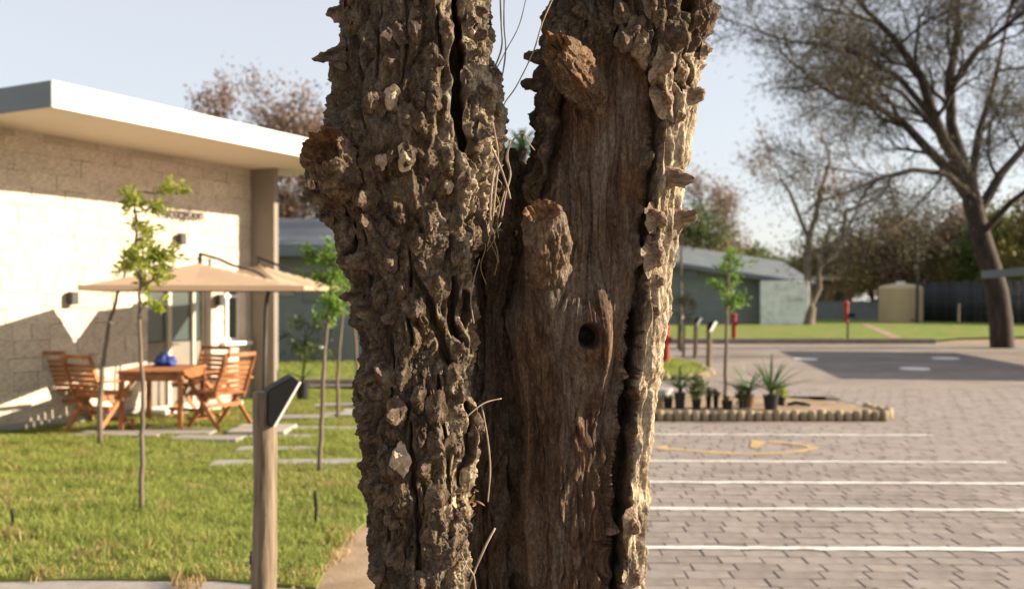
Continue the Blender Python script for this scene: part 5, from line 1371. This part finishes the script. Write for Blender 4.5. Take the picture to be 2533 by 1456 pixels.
sapling('slender sapling with lime leaves standing alone mid-lawn', [(350, 1270), (352, 1150), (351, 1050), (353, 950), (346, 850), (344, 760), (348, 700), (335, 620), (338, 540), (330, 470)], 7.47,
        [(315, 478, 34, 5), (345, 500, 30, 5), (425, 466, 34, 6), (380, 510, 30, 4), (335, 555, 34, 6), (320, 640, 40, 8), (350, 640, 40, 8), (395, 625, 44, 7), (400, 680, 44, 7), (355, 700, 36, 6), (430, 640, 34, 4), (385, 745, 34, 4), (365, 590, 30, 3)], .021, M['lf_lime'], 1)
sapling('leaning pale stemmed sapling next to the teak armchairs', [(247, 1102), (248, 1000), (257, 880), (270, 800), (292, 730), (318, 650)], 10.95, [(318, 655, 26, 3), (335, 620, 26, 3)], .034, M['lf_lime'], 2, tie=(276, 797))
sapling('leafy green sapling with a white tie near the path', [(790, 1165), (794, 1050), (800, 950), (803, 860), (812, 800), (818, 700), (830, 640)], 9.3,
        [(785, 640, 34, 7), (820, 610, 34, 7), (760, 625, 24, 5), (800, 690, 40, 10), (830, 680, 40, 9), (812, 740, 40, 10), (835, 750, 34, 8), (805, 780, 30, 5), (850, 640, 30, 5)], .024, M['lf_spring'], 3, tie=(796, 858))
sapling('thin bare stemmed sapling between the tied sapling and the old tree', [(836, 1040), (834, 950), (838, 870), (850, 760), (855, 700)], 13.2, [(850, 700, 30, 5), (862, 740, 24, 4)], .026, M['lf_spring'], 4)
sapling('thin brown sapling close against the old tree at the far lawn edge', [(886, 1012), (885, 950), (880, 850), (872, 770), (866, 700)], 14.5, [(868, 700, 24, 3)], .028, M['lf_spring'], 5)
sapling('young green sapling growing among the potted plants', [(1793, 1004), (1795, 900), (1797, 800), (1800, 700), (1803, 640)], 15.0,
        [(1795, 640, 24, 6), (1822, 655, 22, 5), (1815, 700, 24, 6), (1785, 705, 20, 5), (1828, 735, 20, 5), (1800, 745, 18, 4), (1788, 670, 20, 4)], .034, M['lf_spring'], 6, leaf=(.05, .1))
sapling('sparse grey-green sapling on the grassy island', [(1690, 880), (1692, 800), (1695, 740)], 28.0, [(1680, 745, 24, 6), (1705, 740, 22, 6), (1695, 780, 24, 6), (1720, 760, 16, 4)], .04, M['lf_olive'], 7, leaf=(.06, .12))
sapling('tall thin grey sapling behind the hydrant post', [(1683, 860), (1683, 750), (1684, 640), (1686, 580)], 31.0, [(1690, 590, 26, 6)], .06, M['lf_olive'], 8, leaf=(.06, .12))

# ------------------------------------------------------------------ garden lamp posts
def lamp_post(loc, rz, H, label, r=0.060, seed=0):
    t = empty('lamp_post', loc, rz); tag(t, label, 'lamp post', 'wooden garden lamp posts')
    n, s = 30, 24; a = np.arange(s) / s * 6.283; V = []
    for i in range(n):
        z = -0.02 + (H + .02) * i / (n - 1); rr = r * (1.06 - .10 * i / n)
        base = np.stack([np.cos(a) * rr, np.sin(a) * rr, np.full(s, z)], 1); nz = .0035 * fbm(base * np.array([40, 40, 6]), 7 + seed, 3); V.append(base * np.array([1, 1, 1]) + np.stack([np.cos(a) * nz + .012 * math.sin(z * 2.2), np.sin(a) * nz, a * 0], 1))
    V = np.concatenate(V); V = np.concatenate([V, [[V[-s:, 0].mean(), V[-s:, 1].mean(), H - .004]]])
    me = fast_mesh('post', V, [(i * s + k_, i * s + (k_ + 1) % s, (i + 1) * s + (k_ + 1) % s, (i + 1) * s + k_) for i in range(n - 1) for k_ in range(s)], [((n - 1) * s + k_, (n - 1) * s + (k_ + 1) % s, n * s) for k_ in range(s)])
    link('post', me, M['post'], t, smooth=True)
    # wedge shaped flood lamp fixed to the side, its face turned down and outwards (x to the right of the post)
    prof = [(0.012, H - 0.165), (0.016, H + 0.015), (0.140, H + 0.082), (0.172, H + 0.058), (0.040, H - 0.172)]
    mb = MB(); m = len(prof); dy = 0.095
    V = [(x, -dy, z) for x, z in prof] + [(x, dy, z) for x, z in prof]
    mb.add(V, [(i, (i + 1) % m, m + (i + 1) % m, m + i) for i in range(m)], [(0, 2, 1), (0, 3, 2), (0, 4, 3), (m, m + 1, m + 2), (m, m + 2, m + 3), (m, m + 3, m + 4)])
    hd = mb.build('lamp_head', M['black'], t, bevel=0.006)
    p1, p2 = Vector((0.174, 0, H + .056)), Vector((0.044, 0, H - .168)); nrm = Vector((p1.z - p2.z, 0, -(p1.x - p2.x))).normalized()
    mb = MB(); mb.bar(p1 + nrm * .006, p2 + nrm * .006, 0.012, 0.185, up=(0, 1, 0)); mb.build('lens', M['lens'], hd)
    mb = MB(); mb.box((0.045, 0, H - .06), (.05, .05, .05)); mb.build('bracket', M['black'], t)
    return t
lp = at(650, 968, 5.0); lamp_post((lp.x, lp.y, 0), R(20), lp.z, 'thick wooden lamp post with black flood lamp on the near lawn edge')
for i, (x, yb, lab) in enumerate(((1752, 916, 'wooden lamp post with black head on the front of the grassy island'), (1719, 886, 'wooden lamp post with black head in the middle of the grassy island'), (1679, 862, 'short wooden lamp post beside the tall thin grey sapling'))):
    g = gnd(x, yb); lamp_post((g.x, g.y, 0.03), R(-30), 1.05, lab, seed=i + 1)

# irrigation risers
for i, (x, yt, yb, lab) in enumerate(((30, 1258, 1305, 'short black irrigation riser standing alone in the lawn'), (780, 1212, 1306, 'black irrigation riser beside the sandy path edge'), (624, 1362, 1500, 'black irrigation pipe next to the thick lamp post'))):
    g = gnd(x, yb) if yb < 1456 else Vector((at(x, yb, 5.1).x, 5.1, 0)); hh = (yb - yt) / FPX * g.y if yb < 1456 else at(x, yt, 5.1).z
    t = empty('irrigation_riser', (g.x, g.y, 0)); tag(t, lab, 'irrigation pipe', 'irrigation risers')
    mb = MB(); mb.tube([(0, 0, -.02), (0.004, 0, hh * .5), (0, 0, hh * .82)], .011, 10); mb.build('pipe', M['black'], t)
    mb = MB(); mb.lathe([(0, hh * .8), (.017, hh * .8), (.017, hh * .93), (.010, hh * .95), (.012, hh), (0, hh)], (0, 0, 0), 12); mb.build('nozzle', M['darkmetal'], t)
    if i == 2: mb = MB(); mb.tube([(.012, 0, hh * .88), (.03, .0, hh * .80), (.02, .01, hh * .6), (.03, .02, hh * .35)], .006, 8); mb.build('hose', M['black'], t)

# ------------------------------------------------------------------ teak furniture
def chair(loc, rz, label):
    """faces +x; slatted back, crossed legs, arm rests"""
    t = empty('garden_chair', loc, rz); tag(t, label, 'chair', 'teak garden armchairs')
    w = .28
    def part(name, fn, par=t):
        mb = MB(); fn(mb); return mb.build(name, M['teak'], par, bevel=.003)
    for s in (-1, 1):
        part('leg', lambda m: m.bar((-.30, s * w, 0), (.24, s * w, .62), .024, .052))
        part('leg', lambda m: m.bar((.30, s * (w - .028), 0), (-.10, s * (w - .028), .46), .024, .052))
        part('back_post', lambda m: m.bar((-.16, s * (w - .03), .40), (-.36, s * (w - .03), .93), .026, .045))
        part('arm', lambda m: m.box((.0, s * w, .633), (.56, .055, .024)))
    bk = MB(); bk.bar((-.10, -w, .30), (-.10, w, .30), .02, .05); bk.build('stretcher', M['teak'], t)
    bk = MB(); bk.bar((.26, -w, .12), (.26, w, .12), .02, .045); bk.build('stretcher', M['teak'], t)
    sf = MB(); sf.bar((-.2, -w + .045, .41), (.26, -w + .045, .44), .02, .04); sf.bar((-.2, w - .045, .41), (.26, w - .045, .44), .02, .04); so_ = sf.build('seat', M['teak'], t)
    for k_ in range(7):
        x = -.19 + k_ * .073; z = .445 + .03 * k_ / 6; mb = MB(); mb.box((x, 0, z), (.055, 2 * w - .05, .018)); mb.build('slat', M['teak'], so_, bevel=.002)
    bf = MB(); bf.bar((-.365, -w + .02, .94), (-.365, w - .02, .94), .026, .05); bo = bf.build('backrest', M['teak'], t, bevel=.003)
    for k_ in range(7):
        f = .10 + k_ * .118; x = -.16 - .20 * f; z = .40 + .53 * f; mb = MB(); mb.box((x + .012, 0, z), (.018, 2 * w - .09, .046), Matrix.Rotation(R(-20), 3, 'Y')); mb.build('slat', M['teak'], bo, bevel=.002)
    return t
def gp(x, y): g = gnd(x, y); return (g.x, g.y, 0.02)
chair((-5.95, 12.85, 0.02), R(82), 'teak armchair seen from behind, standing by the stone wall')
chair((-5.08, 12.0, 0.02), R(62), 'teak armchair with its sunlit side frame beside the leaning sapling')
chair((-3.72, 12.35, 0.02), R(150), 'teak armchair with sunlit slatted back at the lamp post side of the table')
chair((-4.38, 13.55, 0.02), R(-115), 'teak armchair in shade behind the table, backing onto the door')
tb = empty('garden_table', (-4.50, 12.55, 0.02), R(4)); tag(tb, 'rectangular teak garden table under the parasols', 'table')
TX, TY, TZ = .40, .60, .735
tf = MB()
for s in (-1, 1):
    tf.box((s * (TX - .04), 0, TZ - .07), (.025, 2 * TY - .12, .09)); tf.box((0, s * (TY - .04), TZ - .07), (2 * TX - .12, .025, .09))
tf.build('apron', M['teak'], tb)
tt = MB(); tt.box((-TX + .03, 0, TZ), (.06, 2 * TY, .028)); tt.box((TX - .03, 0, TZ), (.06, 2 * TY, .028)); to2 = tt.build('tabletop', M['teak'], tb, bevel=.004)
for k_ in range(13):
    y = -TY + .045 + k_ * (2 * TY - .09) / 12; mb = MB(); mb.box((0, y, TZ), (2 * TX - .125, .082, .024)); mb.build('slat', M['teak'], to2, bevel=.002)
for sx in (-1, 1):
    for sy in (-1, 1): mb = MB(); mb.box((sx * (TX - .045), sy * (TY - .045), (TZ - .015) / 2), (.062, .062, TZ - .015)); mb.build('leg', M['teak'], tb, bevel=.004)
# blue bag slumped on the table
bm = bmesh.new(); bmesh.ops.create_icosphere(bm, subdivisions=4, radius=1)
V = np.array([v.co for v in bm.verts]); nz = fbm(V * 2.4, 5, 4)
for v, n_ in zip(bm.verts, nz):
    z = v.co.z; r_ = 1 + .32 * n_; top = max(0, z); v.co = Vector((v.co.x * r_ * (1 - .55 * top), v.co.y * r_ * (1 - .5 * top), max(-0.55, z * (1 + .25 * n_))))
me = bpy.data.meshes.new('bag'); bm.to_mesh(me); bm.free()
bag = empty('cloth_bag', (-4.58, 12.8, .02 + TZ + .014)); tag(bag, 'crumpled blue cloth bag lying on the teak table', 'bag')
o = link('body', me, M['blue'], bag, smooth=True); o.scale = (.13, .10, .115); o.location = (0, 0, .115 * .55)
mb = MB(); mb.tube([(-.05, -.03, .12), (-.03, -.05, .19), (.02, -.05, .2), (.05, -.03, .13)], .008, 8); mb.build('handle', M['blue'], bag)

# ------------------------------------------------------------------ cantilever parasols
def parasol(label, apex, side, rot, mast, hgt=.30, arm=None):
    """apex = top of the canopy; mast = ground point"""
    t = empty('parasol', (mast.x, mast.y, 0.01)); tag(t, label, 'parasol', 'beige cantilever parasols')
    base = t.location.copy(); A = apex - base; h = side / 2
    def rim(u, v):
        c, s = math.cos(rot), math.sin(rot); return Vector((u * c - v * s, u * s + v * c, 0))
    N_ = 18; V = []; Q = []
    for i in range(N_ + 1):
        for j in range(N_ + 1):
            u = -1 + 2 * i / N_; v = -1 + 2 * j / N_; m = max(abs(u), abs(v)); sag = -.012 * math.sin(math.pi * m) * (1 - min(abs(u), abs(v)) / (m + 1e-6))
            p_ = A + rim(u * h, v * h) + Vector((0, 0, -hgt * m + sag)); V.append(tuple(p_))
    for i in range(N_):
        for j in range(N_): Q.append((i * (N_ + 1) + j, (i + 1) * (N_ + 1) + j, (i + 1) * (N_ + 1) + j + 1, i * (N_ + 1) + j + 1))
    mb = MB(); mb.add(V, Q); co = mb.build('canopy', M['canvas'], t)
    md = co.modifiers.new('thickness', 'SOLIDIFY'); md.thickness = .012
    # valance hanging from the rim
    mb = MB(); cs = [A + rim(u * h, v * h) + Vector((0, 0, -hgt)) for u, v in ((-1, -1), (1, -1), (1, 1), (-1, 1))]
    for i in range(4):
        a, b_ = cs[i], cs[(i + 1) % 4]; mb.bar(a + Vector((0, 0, -.015)), b_ + Vector((0, 0, -.015)), .012, .06)
    mb.build('valance', M['canvas'], co)
    for (u, v) in ((-1, -1), (1, -1), (1, 1), (-1, 1), (0, -1), (1, 0), (0, 1), (-1, 0)):
        mb = MB(); mb.tube([A + Vector((0, 0, -.07)), A + rim(u * h * .98, v * h * .98) + Vector((0, 0, -hgt - .03))], .011, 6); mb.build('rib', M['darkmetal'], t)
    mb = MB(); mb.tube([A + Vector((0, 0, -.12)), A + Vector((0, 0, .10))], [.03, .022], 10); mb.build('hub', M['darkmetal'], t)
    for off in (-.035, .035):
        mb = MB(); mb.tube([p_ - base + Vector((0, off, 0)) for p_ in arm], .016, 8); mb.build('arm', M['darkmetal'], t, smooth=True)
    mb = MB(); mb.tube([(0, 0, 0), tuple(arm[0] - base - Vector((0, 0, -.05)))], .024, 10); mb.build('mast', M['darkmetal'], t, smooth=True)
    mb = MB(); mb.box((0, 0, .03), (.7, .7, .06)); mb.build('base', M['conc'], t, bevel=.01)
    return t
def bez(ps, n=18):
    out = []
    for i in range(n + 1):
        t = i / n; q = [p_.copy() for p_ in ps]
        while len(q) > 1: q = [q[k_].lerp(q[k_ + 1], t) for k_ in range(len(q) - 1)]
        out.append(q[0])
    return out
m1 = Vector((at(650, 900, 12.0).x, 12.0, 0)); ap1 = Vector((-3.80, 11.82, 2.09))
arm1 = [at(658, 760, 12.0)] + bez([at(660, 738, 12.0), at(676, 675, 12.0), at(640, 672, 11.95), at(575, 656, 11.95)]) + [at(540, 640, 11.88), at(494, 627, 11.82), ap1 + Vector((0, 0, .06))]
parasol('beige cantilever parasol hanging over the armchairs by the stone wall', ap1, 2.35, R(14.6), m1, .30, arm1)
m2 = Vector((at(905, 900, 13.7).x, 13.7, 0)); ap2 = Vector((-3.63, 13.9, 2.14))
arm2 = [at(905, 760, 13.7)] + bez([at(905, 735, 13.7), at(900, 690, 13.7), at(850, 690, 13.7), at(720, 668, 13.65)]) + [at(636, 636, 13.9), ap2 + Vector((0, 0, .06))]
parasol('beige cantilever parasol reaching towards the grey pier', ap2, 1.8, BROT + R(11), m2, .32, arm2)

# ------------------------------------------------------------------ planted island with log edging, and the grassy island behind
def island(name, pts, z, mat):
    mb = MB(); mb.poly(pts, -0.05, z); o = mb.build(name, mat); tag(o, kind='structure'); return o
gl = gnd(1560, 1040); gr = gnd(2195, 1040); yF = gl.y
front = [(x, yF + .03 + 0.004 * x) for x in np.linspace(-0.2, gr.x, 3)]
IS1 = [(-0.3, yF + .04), (gr.x - .05, yF + .04), (gr.x + .12, yF + .3), (gr.x + .02, yF + 1.0), (gr.x - .5, yF + 1.9), (gr.x - 1.5, yF + 2.7), (gr.x - 2.8, yF + 3.1), (-0.3, yF + 3.1)]
island('planting_island', IS1, 0.10, M['sand'])
le = empty('log_edging', (0, 0, 0)); tag(le, 'row of short upright log ends edging the planted island', 'edging')
lm = []
for i in range(5):
    mb = MB(); r_ = .052 + .006 * (i % 3); n, s = 5, 12
    mb.lathe([(0, -.05), (r_, -.05), (r_ * 1.02, 0.09), (r_ * .93, .115 + .008 * i), (0, .122 + .008 * i)], (0, 0, 0), 12); me = mb.mesh('log'); me.materials.append(M['logwood'])
    me.polygons.foreach_set('use_smooth', [True] * len(me.polygons)); lm.append(me)
edge = IS1[:4]; pos = []
for i in range(len(edge) - 1):
    a, b_ = Vector((*edge[i], 0)), Vector((*edge[i + 1], 0)); L = (b_ - a).length; k_ = 0.0
    while k_ < L: pos.append(a.lerp(b_, k_ / L)); k_ += .122
for i, p_ in enumerate(pos):
    o = bpy.data.objects.new('log', lm[(i * 7) % 5]); COL.objects.link(o); o.parent = le; o.location = (p_.x, p_.y - .03, 0); o.rotation_euler = (random.uniform(-.05, .05), random.uniform(-.05, .05), random.uniform(0, 6))
# grassy island
g0 = gnd(1600, 938); g1 = gnd(1775, 938); yG = g0.y
IS2 = [(-0.2, yG), (g1.x - .4, yG), (g1.x + .1, yG + 1.2), (g1.x + .2, yG + 4), (g1.x - .2, yG + 8), (g1.x - 1.2, yG + 10), (-0.2, yG + 10.5)]
island('grass_island', IS2, 0.05, M['far_lawn'])
blades('island_grass', IS2, 14000, .05, .14, .02, .05, M['grass'], RNG)
se_ = empty('stone_edging', (0, 0, 0)); tag(se_, 'row of small pale stones edging the grassy island', 'edging')
bm = bmesh.new(); bmesh.ops.create_icosphere(bm, subdivisions=1, radius=.1); me = bpy.data.meshes.new('stone'); bm.to_mesh(me); bm.free(); me.materials.append(M['logwood'])
for i in range(len(IS2) - 2):
    a, b_ = Vector((*IS2[i], 0)), Vector((*IS2[i + 1], 0)); L = (b_ - a).length; k_ = 0.0
    while k_ < L and a.y < yG + 7:
        p_ = a.lerp(b_, k_ / L); k_ += .24
        o = bpy.data.objects.new('stone', me); COL.objects.link(o); o.parent = se_; o.location = (p_.x, p_.y - .05, .05); o.scale = (random.uniform(.9, 1.2), random.uniform(.8, 1.1), random.uniform(.7, 1.2)); o.rotation_euler = (random.uniform(0, 1), 0, random.uniform(0, 6))

# potted plants
def potted(label, x, yb, wpx, hpx, plant, size, seed, z0=0.10, potm=None, leaves_n=26, pw=.03):
    g = gnd(x, yb, z0); Y = g.y; w = wpx / FPX * Y / 2; h = hpx / FPX * Y
    t = empty('potted_plant', (g.x, g.y, z0)); tag(t, label, 'potted plant', 'potted plants on the island')
    mb = MB(); mb.lathe([(0, 0), (w * .78, 0), (w, h * .94), (w * 1.06, h * .94), (w * 1.06, h), (w * .93, h), (w * .9, h * .88), (0, h * .88)], (0, 0, 0), 20); mb.build('pot', potm or M['pot'], t)
    rg = random.Random(seed); S = size / FPX * Y
    if plant == 'yucca':
        mb = MB(); mb.tube([(0, 0, h * .8), (0.01, 0, h + .06)], .03, 8); mb.build('stem', M['treebark'], t)
        mb = MB(); spiky(mb, Vector((0, 0, h + .04)), leaves_n, S, pw, rg, droop=.22, cone=1); mb.build('leaves', M['lf_spiky'], t)
    else:
        tips = [(Vector((rg.gauss(0, w * .7), rg.gauss(0, w * .7), h + rg.uniform(0, S))), Vector((rg.gauss(0, .4), rg.gauss(0, .4), 1)).normalized()) for _ in range(24)]
        mb = MB()
        for p_, d in tips[:10]: mb.tube([(p_.x * .3, p_.y * .3, h * .85), tuple(p_)], .006, 4, cap=False)
        mb.build('stem', M['palebark'], t); V, Q = leaves(tips, np.random.default_rng(seed), 6, S * .12, S * .3, S * .55, .4); link('leaves', fast_mesh('leaves', V, Q), M['lf_lime'] if plant == 'lime' else M['lf_green'], t)
    return t
potted('largest yucca with stiff spreading leaves in a black pot', 1906, 1012, 38, 36, 'yucca', 122, 1, leaves_n=34, pw=.028)
potted('upright yucca in a brownish pot beside the largest yucca', 1851, 1008, 30, 32, 'yucca', 100, 2, potm=M['soil'], leaves_n=22, pw=.026)
potted('dark green yucca in a tall black pot near the white basin', 1681, 1010, 28, 40, 'yucca', 92, 3, leaves_n=22, pw=.026)
potted('small black pot with pale leafy seedling beside the dark green yucca', 1722, 1010, 24, 24, 'leafy', 40, 4)
potted('narrow black sleeve pot with short seedling, next to a second one', 1752, 1008, 14, 30, 'leafy', 16, 5)
potted('narrow black sleeve pot with short seedling, nearer the young sapling', 1770, 1008, 14, 30, 'leafy', 14, 6)
potted('squat round black pot at the foot of the young sapling', 1798, 1012, 28, 22, 'leafy', 10, 7)
potted('tiny black pot with a green sprig left of the brownish yucca pot', 1833, 1009, 15, 20, 'leafy', 30, 8)
potted('small black pot with yellow-green leaves behind the largest yucca', 1932, 1002, 20, 20, 'lime', 26, 9)
potted('small black pot under the rim of the white basin', 1652, 1008, 24, 24, 'leafy', 10, 10)
potted('small black pot hard against the old tree beside the white basin', 1606, 1008, 20, 26, 'leafy', 14, 12)
g = gnd(1632, 1004, .10); t = empty('basin', (g.x, g.y, .10)); tag(t, 'wide white basin resting on a beige tub among the pots', 'basin')
mb = MB(); mb.lathe([(0, 0), (.10, 0), (.115, .14), (0, .14)], (0, 0, 0), 18); mb.build('tub', M['tank'], t)
mb = MB(); mb.lathe([(0, .142), (.13, .142), (.175, .24), (.19, .245), (.19, .255), (.165, .255), (.12, .165), (0, .165)], (0, 0, 0), 24); mb.build('bowl', M['whiteplastic'], t)
g = gnd(1968, 1004, .10); mb = MB(); mb.tube([(-.11, .05, .02), (0, .01, .05), (.12, -.02, .035), (.2, -.03, .02)], [.02, .03, .028, .018], 8); o = mb.build('driftwood', M['treebark']); o.location = (g.x, g.y, .10); tag(o, 'curved brown piece of wood lying on the sand beside the yuccas', 'log')
# plant in a black pot on the verge side, seen past the near lamp
potted('spiky plant in a black pot standing at the kerb beyond the lawn', 748, 988, 34, 44, 'yucca', 84, 11, z0=0.02, leaves_n=14, pw=.03)
# dark shrub at the grey house wall
rgx = random.Random(4); b = Vector((at(755, 900, 24.6).x, 24.6, 0.03)); t = empty('shrub', b); tag(t, 'dark narrow shrub against the grey house wall', 'shrub')
tips = [(Vector((rgx.gauss(0, .28), rgx.gauss(0, .1), rgx.uniform(.1, 1.1))), Vector((0, 0, 1))) for _ in range(60)]
mb = MB(); mb.tube([(0, 0, 0), (0, 0, .9)], [.03, .01], 6); mb.build('trunk', M['treebark'], t); V, Q = leaves(tips, np.random.default_rng(3), 9, .07, .08, .16); link('crown', fast_mesh('crown', V, Q), M['lf_green'], t)

# red hydrant posts
def red_post(x, yb, hpx, lab, stake=False):
    g = gnd(x, yb); s = g.y / FPX; t = empty('hydrant_post', (g.x, g.y, .03)); tag(t, lab, 'hydrant post', 'red hydrant posts'); h = hpx * s
    z0 = h * .45 if stake else 0
    mb = MB(); mb.box((0, 0, z0 / 2 + h / 2 - .05), (.16, .12, h - z0 - .1)) if False else mb.lathe([(0, z0), (.10, z0), (.10, h * .9), (.13, h * .9), (.13, h * .94), (.06, h), (0, h)], (0, 0, 0), 14); mb.build('body', M['red'], t)
    mb = MB(); mb.lathe([(0, 0), (.045, 0), (.045, h * .5), (0, h * .5)], (.07 if stake else 0, 0, 0), 8); mb.build('stake', M['post'] if not stake else M['darkmetal'], t)
    mb = MB(); mb.box((.22 if stake else .1, -.05, h * .62), (.24 if stake else .08, .08, .16)); mb.build('valve', M['black'] if stake else M['red'], t)
red_post(2092, 840, 95, 'red hydrant post with dark box on the far lawn by the sandy track', True)
red_post(1815, 842, 66, 'plain red hydrant post at the far kerb behind the young sapling')
red_post(1646, 905, 100, 'large red hydrant post on the grassy island beside the old tree')
# small wooden stakes on the far lawn
for x, yb, lab in ((2370, 803, 'pale wooden stake in front of the dark fence'),):
    g = gnd(x, yb); mb = MB(); mb.tube([(0, 0, -.05), (0, 0, .9), (.03, 0, 1.35)], [.08, .075, .07], 10); o = mb.build('stake', M['post']); o.location = (g.x, g.y, .02); tag(o, lab, 'stake')
